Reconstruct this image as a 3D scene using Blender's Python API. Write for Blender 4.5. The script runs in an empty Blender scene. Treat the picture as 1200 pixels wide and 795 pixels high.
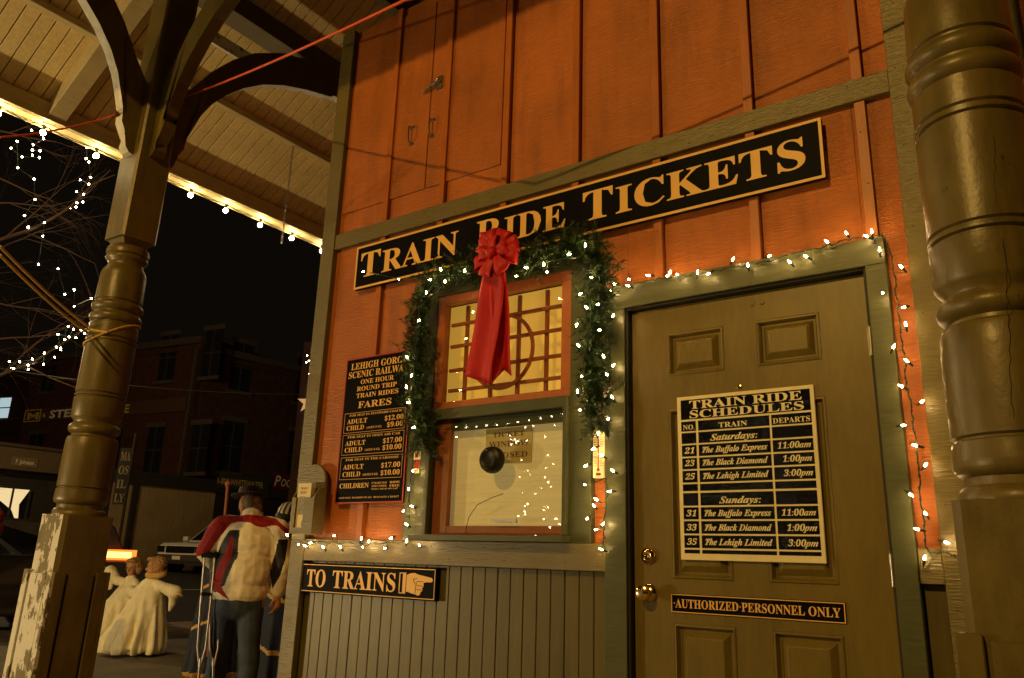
import bpy, bmesh, math, random
from mathutils import Vector, Matrix, noise
random.seed(7)
SC = bpy.context.scene
COL = SC.collection
PI = math.pi
# ------------------------------------------------------------------ camera
CAMP = Vector((1.44638, -2.80849, 1.01954))
FPX = 923.68
RX = Vector((0.81466119, 0.57910505, 0.03105602))
RU = Vector((0.13297524, -0.2386516, 0.9619579))
RF = Vector((-0.56448625, 0.77954009, 0.27142683))
cam = bpy.data.cameras.new('camera'); cam.sensor_width = 36; cam.lens = 36 * FPX / 1200
cam.clip_start = 0.05; cam.clip_end = 2000
co = bpy.data.objects.new('camera', cam); COL.objects.link(co)
co.matrix_world = Matrix(((RX.x, RU.x, -RF.x, CAMP.x), (RX.y, RU.y, -RF.y, CAMP.y), (RX.z, RU.z, -RF.z, CAMP.z), (0, 0, 0, 1)))
SC.camera = co
# ------------------------------------------------------------------ world: night sky
w = bpy.data.worlds.new("World"); SC.world = w; w.use_nodes = True
nt = w.node_tree; bg = nt.nodes['Background']
bg.inputs[0].default_value = (0.55, 0.38, 0.22, 1)
bg.inputs[1].default_value = 0.0065
SC.view_settings.view_transform = 'Standard'; SC.view_settings.look = 'None'
SC.view_settings.exposure = 0; SC.view_settings.gamma = 1
SC.cycles.max_bounces = 6; SC.cycles.transparent_max_bounces = 12
SC.cycles.sample_clamp_indirect = 3.0
# ------------------------------------------------------------------ lamps outside the porch (street lamps and added fill lamps)
KEY = Vector((-0.45, -9.5, 6.7))
SIDE = Vector((-13.5, -6.5, 5.6))
LOW = Vector((-7.0, -5.2, 0.45))  # added fill from below for the porch ceiling, no known source
FAR = Vector((-20.5, 2.2, 6.6))  # added to brighten the street and parked car, has no fixture
LAMPS = [(KEY, (1.0, 0.58, 0.13), 1900, 0.08), (SIDE, (1.0, 0.70, 0.30), 300, 0.12), (LOW, (1.0, 0.72, 0.32), 1000, 0.07), (FAR, (1.0, 0.68, 0.32), 1350, 0.15)]
for i, (loc, colr, pw, rad) in enumerate(LAMPS):
    l = bpy.data.lights.new('street_or_fill_light', 'POINT'); l.energy = pw; l.color = colr; l.shadow_soft_size = rad
    o = bpy.data.objects.new('street_or_fill_light', l); o.location = loc; COL.objects.link(o)

# ------------------------------------------------------------------ helpers
def ray(px, py):
    return RX * ((px - 600) / FPX) + RU * (-(py - 397.5) / FPX) + RF
def at(px, py, d): return CAMP + ray(px, py) * d
def onY(px, py, Y=0.0):
    r = ray(px, py); return CAMP + r * ((Y - CAMP.y) / r.y)
def onX(px, py, X):
    r = ray(px, py); return CAMP + r * ((X - CAMP.x) / r.x)

TMP = bpy.data.scenes.new('scratch')
def evaluated_mesh(o):
    TMP.collection.objects.link(o); vl = TMP.view_layers[0]; vl.update(); dg = vl.depsgraph; dg.update()
    me = bpy.data.meshes.new_from_object(o.evaluated_get(dg)); bpy.data.objects.remove(o); return me

class MB:
    def __init__(s): s.v = []; s.f = []; s.m = []
    def poly(s, pts, m=0):
        b = len(s.v); s.v += [tuple(p) for p in pts]; s.f.append(tuple(range(b, b + len(pts)))); s.m.append(m)
    def add(s, vs, fs, m=0):
        b = len(s.v); s.v += [tuple(p) for p in vs]
        for f in fs: s.f.append(tuple(b + i for i in f)); s.m.append(m)
    def box(s, x0, x1, y0, y1, z0, z1, m=0, M=None):
        vs = [Vector((x, y, z)) for z in (z0, z1) for y in (y0, y1) for x in (x0, x1)]
        if M: vs = [M @ v for v in vs]
        s.add(vs, [(0, 2, 3, 1), (4, 5, 7, 6), (0, 1, 5, 4), (2, 6, 7, 3), (0, 4, 6, 2), (1, 3, 7, 5)], m); return s
    def prism(s, poly, f0, f1, m=0):
        # poly: list of 2D pts; f0,f1 map 2D->3D for the two caps
        n = len(poly); vs = [f0(*p) for p in poly] + [f1(*p) for p in poly]
        fs = [tuple(range(n))[::-1], tuple(range(n, 2 * n))] + [(i, (i + 1) % n, n + (i + 1) % n, n + i) for i in range(n)]
        s.add(vs, fs, m); return s
    def tube(s, pts, r, n=8, m=0, cap=True):
        pts = [Vector(p) for p in pts]; rs = r if isinstance(r, (list, tuple)) else [r] * len(pts)
        b = len(s.v); prev = None
        for i, p in enumerate(pts):
            d = (pts[min(i + 1, len(pts) - 1)] - pts[max(i - 1, 0)])
            if d.length < 1e-9: d = Vector((0, 0, 1))
            d.normalize()
            if prev is None:
                a = d.orthogonal().normalized()
            else:
                a = prev - d * prev.dot(d)
                a = a.normalized() if a.length > 1e-6 else d.orthogonal().normalized()
            prev = a; c = d.cross(a)
            for k in range(n):
                t = 2 * PI * k / n; s.v.append(tuple(p + (a * math.cos(t) + c * math.sin(t)) * rs[i]))
        for i in range(len(pts) - 1):
            for k in range(n):
                k2 = (k + 1) % n
                s.f.append((b + i * n + k, b + i * n + k2, b + (i + 1) * n + k2, b + (i + 1) * n + k)); s.m.append(m)
        if cap:
            s.f.append(tuple(b + k for k in range(n))[::-1]); s.m.append(m)
            e = b + (len(pts) - 1) * n; s.f.append(tuple(e + k for k in range(n))); s.m.append(m)
        return s
    def lathe(s, prof, n=32, M=None, m=0):
        # prof: (r,z)
        b = len(s.v); M = M or Matrix()
        for r, z in prof:
            for k in range(n):
                t = 2 * PI * k / n; s.v.append(tuple(M @ Vector((r * math.cos(t), r * math.sin(t), z))))
        for i in range(len(prof) - 1):
            for k in range(n):
                k2 = (k + 1) % n
                s.f.append((b + i * n + k, b + i * n + k2, b + (i + 1) * n + k2, b + (i + 1) * n + k)); s.m.append(m)
        s.f.append(tuple(b + k for k in range(n))[::-1]); s.m.append(m)
        e = b + (len(prof) - 1) * n; s.f.append(tuple(e + k for k in range(n))); s.m.append(m)
        return s
    def ball(s, c, r, n=10, m=0, M=None):
        prof = [(max(1e-4, math.sin(PI * i / (n // 2 + 1))) , -math.cos(PI * i / (n // 2 + 1))) for i in range(n // 2 + 2)]
        rr = r if isinstance(r, (tuple, list)) else (r, r, r)
        T = Matrix.Translation(Vector(c)) @ (M or Matrix()) @ Matrix.Diagonal((rr[0], rr[1], rr[2], 1))
        return s.lathe(prof, n, T, m)
    def mesh(s, name, mats):
        me = bpy.data.meshes.new(name); me.from_pydata(s.v, [], s.f)
        for m in (mats if isinstance(mats, (list, tuple)) else [mats]): me.materials.append(m)
        if any(s.m): me.polygons.foreach_set('material_index', s.m)
        me.update(); return me
    def build(s, name, mats, parent=None, smooth=False, bevel=0, **props):
        return link(name, s.mesh(name, mats), parent, smooth, bevel, **props)

def link(name, me, parent=None, smooth=False, bevel=0, **props):
    o = bpy.data.objects.new(name, me); COL.objects.link(o)
    if smooth:
        for p in me.polygons: p.use_smooth = True
        try: me.set_sharp_from_angle(angle=math.radians(38))
        except Exception: pass
    if bevel:
        b = o.modifiers.new('bev', 'BEVEL'); b.width = bevel; b.segments = 1; b.limit_method = 'ANGLE'; b.angle_limit = 0.6
    if parent is not None:
        o.parent = parent; o.matrix_parent_inverse = pinv(parent)
    for k, v in props.items(): o[k] = v
    return o
def wpos(o):
    return Vector(o.location) if o.parent is None or o.type != 'EMPTY' else Vector(o.location)
def pinv(parent):
    # world transform of parent (rotations only on top-level empties)
    return world(parent).inverted()
def world(o):
    m = Matrix.LocRotScale(o.location, o.rotation_euler, o.scale)
    if o.parent is None: return m
    return world(o.parent) @ o.matrix_parent_inverse @ m
def thing(name, label, cat, loc=(0, 0, 0), group=None):
    o = bpy.data.objects.new(name, None); COL.objects.link(o); o.location = loc; o.empty_display_size = 0.1
    o['label'] = label; o['category'] = cat
    if group: o['group'] = group
    return o
def tag(o, label, cat, group=None):
    o['label'] = label; o['category'] = cat
    if group: o['group'] = group
    return o
def grp(o, kind): o['kind'] = kind; return o
def dup_tree(o, delta, parent=None, label=None):
    c = o.copy(); COL.objects.link(c)
    if parent is None:
        c.location = Vector(o.location) + Vector(delta)
        if label: c['label'] = label
    else: c.parent = parent
    for ch in o.children: dup_tree(ch, delta, c)
    return c

# ------------------------------------------------------------------ materials
def mat(name, col, rough=0.6, var=0.12, vscale=6.0, bump=0.0, bscale=(30, 30, 30), spec=0.4, metal=0.0, dist=0.004,
        peel=None, peel_amt=0.0, peel_scale=14.0, emit=None, estr=0.0, stain=0.0, bump2=0.0, b2scale=60, tone=0.0):
    m = bpy.data.materials.new(name); m.use_nodes = True; N = m.node_tree.nodes; L = m.node_tree.links
    b = N['Principled BSDF']; b.inputs['Roughness'].default_value = rough; b.inputs['Metallic'].default_value = metal
    b.inputs['Specular IOR Level'].default_value = spec
    if emit:
        b.inputs['Emission Color'].default_value = (*emit, 1); b.inputs['Emission Strength'].default_value = estr
    geo = N.new('ShaderNodeNewGeometry')
    def nz(sc, detail=4, vec=None, rough=0.55):
        n = N.new('ShaderNodeTexNoise'); n.inputs['Scale'].default_value = sc; n.inputs['Detail'].default_value = detail
        n.inputs['Roughness'].default_value = rough
        L.new(vec or geo.outputs['Position'], n.inputs['Vector']); return n
    def mapped(sc):
        mp = N.new('ShaderNodeVectorMath'); mp.operation = 'MULTIPLY'; mp.inputs[1].default_value = sc
        L.new(geo.outputs['Position'], mp.inputs[0]); return mp.outputs[0]
    n1 = nz(vscale, 5)
    ramp = N.new('ShaderNodeMapRange'); ramp.inputs[1].default_value = 0.3; ramp.inputs[2].default_value = 0.7
    ramp.inputs[3].default_value = 1 - var; ramp.inputs[4].default_value = 1 + var
    L.new(n1.outputs[0], ramp.inputs[0])
    mul = N.new('ShaderNodeVectorMath'); mul.operation = 'SCALE'; mul.inputs[0].default_value = col
    L.new(ramp.outputs[0], mul.inputs['Scale']); cur = mul.outputs[0]
    if tone:
        oi = N.new('ShaderNodeObjectInfo'); rt_ = N.new('ShaderNodeMapRange'); rt_.inputs[3].default_value = 1 - tone; rt_.inputs[4].default_value = 1 + tone; L.new(oi.outputs['Random'], rt_.inputs[0])
        mt = N.new('ShaderNodeVectorMath'); mt.operation = 'SCALE'; L.new(cur, mt.inputs[0]); L.new(rt_.outputs[0], mt.inputs['Scale']); cur = mt.outputs[0]
    if stain:
        ns = nz(1.0, 6, mapped((9, 9, 1.6)), 0.65)
        r2 = N.new('ShaderNodeMapRange'); r2.inputs[1].default_value = 0.48; r2.inputs[2].default_value = 0.72
        r2.inputs[3].default_value = 1; r2.inputs[4].default_value = 1 - stain; L.new(ns.outputs[0], r2.inputs[0])
        m2 = N.new('ShaderNodeVectorMath'); m2.operation = 'SCALE'; L.new(cur, m2.inputs[0]); L.new(r2.outputs[0], m2.inputs['Scale']); cur = m2.outputs[0]
    h = None
    if bump:
        nb = nz(1.0, 6, mapped(bscale), 0.6); h = nb.outputs[0]
        bp = N.new('ShaderNodeBump'); bp.inputs['Strength'].default_value = bump; bp.inputs['Distance'].default_value = dist
        L.new(h, bp.inputs['Height']); last = bp
        if bump2:
            nb2 = nz(b2scale, 3); bp2 = N.new('ShaderNodeBump'); bp2.inputs['Strength'].default_value = bump2; bp2.inputs['Distance'].default_value = dist
            L.new(nb2.outputs[0], bp2.inputs['Height']); L.new(bp.outputs[0], bp2.inputs['Normal']); last = bp2
        L.new(last.outputs[0], b.inputs['Normal'])
        # streaks carry a little pigment difference too
        r3 = N.new('ShaderNodeMapRange'); r3.inputs[1].default_value = 0.3; r3.inputs[2].default_value = 0.7
        r3.inputs[3].default_value = 0.88; r3.inputs[4].default_value = 1.1; L.new(h, r3.inputs[0])
        m3 = N.new('ShaderNodeVectorMath'); m3.operation = 'SCALE'; L.new(cur, m3.inputs[0]); L.new(r3.outputs[0], m3.inputs['Scale']); cur = m3.outputs[0]
    if peel:
        np_ = nz(peel_scale, 8, mapped((1, 1, 0.6)), 0.7)
        r4 = N.new('ShaderNodeMapRange'); r4.inputs[1].default_value = 1 - peel_amt; r4.inputs[2].default_value = 1 - peel_amt + 0.015
        L.new(np_.outputs[0], r4.inputs[0])
        mx = N.new('ShaderNodeMix'); mx.data_type = 'RGBA'; mx.inputs['B'].default_value = (*peel, 1)
        L.new(r4.outputs[0], mx.inputs['Factor']); L.new(cur, mx.inputs['A']); cur = mx.outputs['Result']
    L.new(cur, b.inputs['Base Color'])
    return m
def emis(name, col, s):
    m = bpy.data.materials.new(name); m.use_nodes = True; N = m.node_tree.nodes; N.clear()
    e = N.new('ShaderNodeEmission'); e.inputs[0].default_value = (*col, 1); e.inputs[1].default_value = s
    o = N.new('ShaderNodeOutputMaterial'); m.node_tree.links.new(e.outputs[0], o.inputs[0]); return m
def glassmat(name, tint=(0.93, 0.95, 0.93), rough=0.02):
    m = bpy.data.materials.new(name); m.use_nodes = True; N = m.node_tree.nodes; L = m.node_tree.links; N.clear()
    t = N.new('ShaderNodeBsdfTransparent'); t.inputs[0].default_value = (*tint, 1)
    g = N.new('ShaderNodeBsdfGlossy'); g.inputs['Roughness'].default_value = rough; g.inputs[0].default_value = (1, 1, 1, 1)
    gg = N.new('ShaderNodeNewGeometry'); dt = N.new('ShaderNodeVectorMath'); dt.operation = 'DOT_PRODUCT'; L.new(gg.outputs['Normal'], dt.inputs[0]); L.new(gg.outputs['Incoming'], dt.inputs[1])
    ab = N.new('ShaderNodeMath'); ab.operation = 'ABSOLUTE'; L.new(dt.outputs['Value'], ab.inputs[0])
    om = N.new('ShaderNodeMath'); om.operation = 'SUBTRACT'; om.inputs[0].default_value = 1; L.new(ab.outputs[0], om.inputs[1])
    pw_ = N.new('ShaderNodeMath'); pw_.operation = 'POWER'; pw_.inputs[1].default_value = 4; L.new(om.outputs[0], pw_.inputs[0])
    f = N.new('ShaderNodeMath'); f.operation = 'MULTIPLY_ADD'; f.inputs[1].default_value = .9; f.inputs[2].default_value = .05; L.new(pw_.outputs[0], f.inputs[0])
    x = N.new('ShaderNodeMixShader'); o = N.new('ShaderNodeOutputMaterial')
    L.new(f.outputs[0], x.inputs[0]); L.new(t.outputs[0], x.inputs[1]); L.new(g.outputs[0], x.inputs[2]); L.new(x.outputs[0], o.inputs[0]); return m

M_orange = mat('orange_siding_paint', (0.40, 0.114, 0.020), 0.34, 0.20, 2.2, 0.8, (16, 16, 170), 0.35, dist=0.005, stain=0.32, bump2=0.3, b2scale=110, tone=0.09)
M_batten = mat('orange_batten_paint', (0.37, 0.104, 0.018), 0.4, 0.10, 5, 0.4, (120, 120, 8), 0.35, dist=0.003)
M_trim = mat('olive_trim_paint', (0.125, 0.094, 0.020), 0.36, 0.12, 6, 0.7, (20, 20, 150), 0.75, dist=0.005, stain=0.12)
M_casing = mat('green_casing_paint', (0.072, 0.078, 0.032), 0.42, 0.12, 6, 0.4, (14, 14, 110), 0.4, dist=0.003, stain=0.1)
M_bead = mat('olive_board_paint', (0.100, 0.078, 0.018), 0.42, 0.08, 5, 0.2, (60, 60, 6), 0.4, dist=0.002, stain=0.2, tone=0.07)
M_door = mat('olive_door_paint', (0.155, 0.110, 0.016), 0.40, 0.06, 2.2, 0.10, (50, 50, 12), 0.45, dist=0.002, stain=0.26)
M_post = mat('olive_post_paint', (0.128, 0.093, 0.020), 0.38, 0.14, 5, 0.35, (20, 20, 6), 0.5, dist=0.004, stain=0.35, bump2=0.25, b2scale=38, peel=(0.05, 0.036, 0.018), peel_amt=0.335, peel_scale=24)
M_peel = mat('post_paint_flaking_to_white', (0.150, 0.118, 0.048), 0.5, 0.15, 9, 0.5, (30, 30, 14), 0.4, dist=0.004, peel=(0.62, 0.60, 0.56), peel_amt=0.53, peel_scale=9)
M_white = mat('weathered_white_paint', (0.62, 0.60, 0.56), 0.6, 0.12, 16, 0.6, (40, 40, 18), 0.3, dist=0.004, peel=(0.17, 0.15, 0.09), peel_amt=0.40, peel_scale=22)
M_ceil = mat('cream_ceiling_paint', (0.90, 0.71, 0.34), 0.5, 0.07, 2.5, 0.12, (4, 60, 60), 0.3, dist=0.002, stain=0.10, tone=0.07)
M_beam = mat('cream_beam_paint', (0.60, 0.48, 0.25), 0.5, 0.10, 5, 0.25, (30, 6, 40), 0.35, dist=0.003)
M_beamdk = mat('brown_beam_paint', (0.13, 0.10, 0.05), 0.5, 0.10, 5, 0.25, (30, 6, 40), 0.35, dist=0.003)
M_black = mat('black_sign_paint', (0.005, 0.005, 0.006), 0.5, 0.2, 8, spec=0.04)
M_gold = mat('gold_lettering_paint', (0.80, 0.47, 0.13), 0.45, 0.05, 12, spec=0.4)
M_cream = mat('cream_lettering_paint', (0.82, 0.72, 0.42), 0.4, 0.05, 12, spec=0.4)
M_red = mat('red_ribbon_cloth', (0.50, 0.012, 0.012), 0.5, 0.10, 14, 0.2, (200, 200, 200), 0.3, dist=0.001)
M_redpaint = mat('red_edge_paint', (0.42, 0.03, 0.02), 0.4)
M_brass = mat('polished_brass', (0.80, 0.55, 0.22), 0.16, 0.06, 20, metal=1.0)
M_steel = mat('dull_steel', (0.45, 0.42, 0.36), 0.3, 0.1, 20, metal=1.0)
M_dark = mat('dark_rubber', (0.010, 0.008, 0.007), 0.4, 0.2, 10, spec=0.2)
M_wire = mat('green_wire_plastic', (0.012, 0.025, 0.010), 0.4, 0.2, 30)
M_cord = mat('orange_cord_plastic', (0.75, 0.10, 0.025), 0.4, 0.05, 20)
M_rope = mat('yellow_rope_fibre', (0.62, 0.40, 0.10), 0.75, 0.2, 60, 0.8, (300, 300, 300), 0.2, dist=0.002)
M_bulb = emis('warm_mini_bulb_glow', (1.0, 0.64, 0.26), 165)
M_bulb2 = emis('tree_mini_bulb_glow', (1.0, 0.82, 0.50), 60)
M_globe = emis('warm_globe_bulb_glow', (1.0, 0.76, 0.38), 150)
M_glass = glassmat('window_glass')
M_blind = mat('glowing_cream_blind', (0.80, 0.66, 0.40), 0.7, 0.05, 4, 0.1, (4, 4, 60), 0.2, dist=0.001, emit=(1.0, 0.70, 0.24), estr=0.20)  # emission added so the cloth looks backlit from the room
M_yblind = mat('glowing_yellow_shade', (0.80, 0.55, 0.16), 0.7, 0.08, 5, emit=(1.0, 0.54, 0.07), estr=0.46)  # glow in the cloth stands in for room light behind it
M_paper = mat('cream_paper', (0.72, 0.58, 0.30), 0.6, 0.05, 10)
M_ink = mat('grey_print_ink', (0.10, 0.08, 0.06), 0.6)
M_inkbrown = mat('brown_print_ink', (0.20, 0.10, 0.05), 0.6)
M_sash = mat('orange_sash_paint', (0.40, 0.12, 0.035), 0.4, 0.08, 8, 0.2, (60, 60, 20), 0.4, dist=0.002)
M_needle = [mat('dark_green_needles', (0.020, 0.050, 0.016), 0.5, 0.3, 20), mat('green_needles', (0.035, 0.080, 0.022), 0.5, 0.3, 20), mat('pale_green_needles', (0.07, 0.11, 0.035), 0.5, 0.3, 20)]
M_conc = mat('concrete_paving', (0.21, 0.185, 0.145), 0.75, 0.16, 3, 0.4, (40, 40, 40), 0.3, dist=0.004, stain=0.3, tone=0.12)
M_kerb = mat('kerb_concrete', (0.26, 0.23, 0.19), 0.75, 0.15, 4, 0.3, (40, 40, 40), 0.3)
M_asph = mat('asphalt', (0.045, 0.042, 0.040), 0.65, 0.2, 5, 0.5, (60, 60, 60), 0.4, dist=0.006)
M_brick = mat('dark_red_brick', (0.055, 0.020, 0.011), 0.8, 0.3, 4, 0.4, (12, 12, 60), 0.2, dist=0.01)
M_brick2 = mat('brown_brick', (0.045, 0.020, 0.013), 0.8, 0.3, 4, 0.4, (12, 12, 60), 0.2, dist=0.01)
M_stucco = mat('beige_render', (0.30, 0.22, 0.11), 0.8, 0.10, 1.2, 0.2, (20, 20, 20), 0.2, stain=0.25)
M_dkwood = mat('dark_shopfront_paint', (0.03, 0.026, 0.020), 0.5, 0.2, 4)
M_dkglass = mat('dark_window_glass', (0.012, 0.012, 0.014), 0.08, 0.1, 3, spec=0.6)
M_stone = mat('window_stone', (0.055, 0.040, 0.028), 0.7)
M_litwin = emis('lit_window', (0.72, 0.95, 1.0), 0.55)
M_litshop = emis('lit_shop_display', (1.0, 0.74, 0.36), 0.9)
M_bark = mat('dark_bark', (0.055, 0.030, 0.020), 0.8, 0.2, 20, 0.5, (60, 60, 20), 0.2, dist=0.003)
M_skin = mat('skin', (0.48, 0.24, 0.14), 0.5, 0.08, 20, spec=0.35)
M_hair = mat('brown_hair', (0.10, 0.05, 0.025), 0.55, 0.3, 60, 0.6, (160, 160, 60), 0.3, dist=0.003)
M_blond = mat('sandy_hair', (0.34, 0.19, 0.075), 0.5, 0.3, 60, 0.6, (160, 160, 60), 0.3, dist=0.003)
M_jwhite = mat('cream_jacket_cloth', (0.90, 0.84, 0.68), 0.7, 0.06, 9, 0.25, (24, 24, 30), 0.2, dist=0.01)
M_jred = mat('red_jacket_cloth', (0.33, 0.018, 0.022), 0.65, 0.08, 9, 0.25, (24, 24, 30), 0.2, dist=0.01)
M_jblack = mat('black_jacket_cloth', (0.010, 0.009, 0.011), 0.6, 0.1, 9)
M_jeans = mat('blue_denim', (0.055, 0.075, 0.125), 0.75, 0.25, 7, 0.4, (50, 50, 30), 0.2, dist=0.006)
M_robe = mat('cream_robe_cloth', (0.86, 0.78, 0.56), 0.75, 0.06, 6, 0.25, (40, 40, 6), 0.2, dist=0.01)
M_navy = mat('navy_cloth', (0.014, 0.020, 0.045), 0.7, 0.15, 8)
M_goldcloth = mat('gold_trim_cloth', (0.60, 0.36, 0.10), 0.5, 0.1, 14)
M_alum = mat('crutch_aluminium', (0.62, 0.62, 0.62), 0.3, 0.06, 20, metal=0.6)
M_shoe = mat('black_leather', (0.015, 0.012, 0.010), 0.4)
M_carwhite = mat('white_car_paint', (0.78, 0.74, 0.62), 0.25, 0.03, 2, spec=0.5)
M_carblack = mat('dark_car_paint', (0.075, 0.062, 0.050), 0.22, 0.05, 2, spec=0.6)
M_chrome = mat('chrome', (0.7, 0.7, 0.7), 0.12, 0.05, 10, metal=1.0)
M_tail = emis('lit_tail_lamp', (1.0, 0.16, 0.02), 2.6)
M_tailcore = emis('lit_tail_lamp_core', (1.0, 0.52, 0.10), 4.0)
M_signred = mat('red_sign_board', (0.10, 0.012, 0.012), 0.5)
M_signwhite = mat('white_sign_letters', (0.85, 0.80, 0.68), 0.5)
M_signyel = mat('yellow_sign_letters', (0.65, 0.42, 0.08), 0.5)
M_star = emis('lit_star_lantern', (1.0, 0.55, 0.18), 0.55)

# ------------------------------------------------------------------ lettering
def style(s, st):
    if st == 'sans': return s
    A, a, d = {'serif': (0x1D400, 0x1D41A, 0x1D7CE), 'script': (0x1D468, 0x1D482, 0x1D7CE)}[st]
    o = ''
    for c in s:
        if 'A' <= c <= 'Z': o += chr(A + ord(c) - 65)
        elif 'a' <= c <= 'z': o += chr(a + ord(c) - 97)
        elif '0' <= c <= '9': o += chr(d + ord(c) - 48)
        else: o += c
    return o
_tc = {}
def textmesh(s, st='serif', off=0.0, shear=0.0):
    k = (s, st, off, shear)
    if k in _tc: return _tc[k]
    c = bpy.data.curves.new('t', 'FONT'); c.body = style(s, st); c.size = 1; c.resolution_u = 2; c.offset = off; c.shear = shear
    o = bpy.data.objects.new('t', c); me = evaluated_mesh(o)
    vs = [v.co.copy() for v in me.vertices]; fs = [tuple(p.vertices) for p in me.polygons]
    x0 = min(v.x for v in vs); x1 = max(v.x for v in vs)
    out = ([(v.x - x0, v.y) for v in vs], fs, x1 - x0)
    bpy.data.curves.remove(c); bpy.data.meshes.remove(me)
    _tc[k] = out; return out
CAP = 0.70
def put(mb, s, x0, x1, z0, cap, fr, st='serif', off=0.0, m=0, shear=0.0, align='fit'):
    """text from u=x0 to x1, baseline v=z0, cap height cap; fr maps (u,v) to world"""
    vs, fs, wd = textmesh(s, st, off, shear)
    if align == 'fit': sx = (x1 - x0) / wd; xs = x0
    elif align == 'c': sx = cap / CAP * x1; xs = x0 - wd * sx / 2
    else: sx = cap / CAP * x1; xs = x0
    sz = cap / CAP
    mb.add([fr(xs + u * sx, z0 + v * sz) for u, v in vs], fs, m)
def wall_frame(Y): return lambda u, v: Vector((u, Y, v))

# ------------------------------------------------------------------ ticket booth
booth = thing('ticket_booth', 'orange and olive board and batten ticket booth with a door and a service window', 'building', (0, 0, -0.25))
WY = 0.015
def bbox(name, x0, x1, z0, z1, y0, y1, m, parent=booth, bevel=0.002, **k):
    return MB().box(x0, x1, y0, y1, z0, z1).build(name, m, parent, bevel=bevel, **k)
# wall shell around the openings: window opening X -1.03..-0.27, Z 1.12..2.25 ; door X 0..0.93, Z -0.25..2.05
bats = [-1.885 + 0.0, -1.475, -1.07, -0.665, -0.258, 0.147, 0.552, 0.963]
T = 0.02
M_jambdark = mat('dark_joint', (0.012, 0.008, 0.005), 0.8)
def panel(x0, x1, z0, z1): bbox('siding_panel', x0, x1, z0, z1, WY, WY + T, M_orange)
for a, b in zip([-1.95] + bats[1:], bats[1:] + [1.10]):
    panel(a + 0.0235 if a > -1.9 else a, b + 0.0190, 2.70, 4.16)
panel(-1.95, -1.456, 1.0, 2.70); panel(-1.4515, -1.03, 1.0, 2.70)
bbox('backing', -1.94, 1.09, 2.30, 4.15, WY + T + .002, WY + T + .004, M_jambdark); bbox('backing', -1.94, -1.20, 1.05, 2.29, WY + T + .002, WY + T + .004, M_jambdark)
panel(-1.03, -0.27, 2.25, 2.70); panel(-0.27, 0.0, 1.05, 2.70)
panel(0.0, 0.166, 2.05, 2.70); panel(0.1705, 0.571, 2.05, 2.70); panel(0.5755, 0.93, 2.05, 2.70); panel(0.93, 1.10, 1.05, 2.70)
bbox('wall_panel', 1.10, 3.2, -0.25, 4.16, WY, WY + T, M_orange)
bbox('wall_panel', -1.95, 0.0, -0.25, 1.12, 0.045, 0.06, M_bead)
bbox('wall_panel', 0.93, 1.10, -0.25, 1.0, 0.045, 0.06, M_bead)
bbox('side_wall', -1.97, -1.95, -0.25, 4.16, 0.0, 4.5, M_orange)
bbox('roof_slab', -1.97, 3.2, -0.03, 4.5, 4.16, 4.22, M_beamdk)
for b in bats[1:]:
    top = 4.16
    bbox('batten', b - 0.019, b + 0.019, 2.785, top, WY - 0.022, WY, M_batten)
    z0 = 1.09 if b < -1.2 else (2.15 if b > 0 else 2.30)
    bbox('batten', b - 0.019, b + 0.019, z0 if b < .9 else 2.14, 2.695, WY - 0.020, WY, M_batten)
bbox('belt_board', -1.85, 1.07, 2.697, 2.787, WY - 0.028, WY, M_trim)
bbox('corner_board', -1.955, -1.85, -0.25, 4.16, WY - 0.034, WY, M_trim)
bbox('corner_board', 1.07, 1.20, -0.25, 4.16, WY - 0.034, WY, M_trim)
# hatch in the upper wall
hx0, hx1, hz0 = -1.845, -0.70, 2.915
for (a, b, c, d) in ((-1.838, -1.202, 2.920, 4.1), (-1.196, -0.700, 2.920, 4.1)):
    h = bbox('hatch_door', a, b, c, d, WY - 0.008, WY - 0.0005, M_orange, label='one leaf of the flush orange hatch in the upper wall')
for hx, hz in ((-1.32, 3.27), (-1.17, 3.27)):
    mb = MB(); mb.tube([(hx, WY - 0.006, hz - 0.05), (hx, WY - 0.035, hz - 0.045), (hx, WY - 0.04, hz), (hx, WY - 0.035, hz + 0.045), (hx, WY - 0.006, hz + 0.05)], 0.006, 8)
    mb.box(hx - 0.014, hx + 0.014, WY - 0.012, WY - 0.006, hz - 0.06, hz - 0.042); mb.box(hx - 0.014, hx + 0.014, WY - 0.012, WY - 0.006, hz + 0.042, hz + 0.06)
    mb.build('pull_handle', M_steel, booth, smooth=True)
mb = MB(); mb.box(-1.155, -1.115, WY - 0.02, WY - 0.006, 3.50, 3.575)
mb.tube([(-1.25, WY - 0.02, 3.515), (-1.19, WY - 0.03, 3.525), (-1.13, WY - 0.03, 3.545)], [0.005, 0.008, 0.011], 8); mb.ball((-1.135, WY - 0.03, 3.545), 0.017)
mb.build('latch', M_steel, booth, smooth=True)
# rail and tongue-and-groove boards below
bbox('ledge_rail', -1.85, -0.098, 0.992, 1.098, WY - 0.030, 0.045, M_trim)
bbox('ledge_rail', 1.002, 1.07, 0.992, 1.098, WY - 0.030, 0.045, M_trim)
pw = 0.0672; x = -0.1
bm_ = MB().box(-pw / 2 + 0.0009, pw / 2 - 0.0009, 0.022, 0.045, -0.25, 0.992).mesh('wall_board', M_bead)
while x > -1.85:
    o = link('wall_board', bm_, booth, bevel=0.0028); o.location.x += x - pw / 2; o.location.y += random.uniform(-.0008, .0008); x -= pw
for x in (1.035,): 
    o = link('wall_board', bm_, booth, bevel=0.004); o.location.x += x
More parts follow.
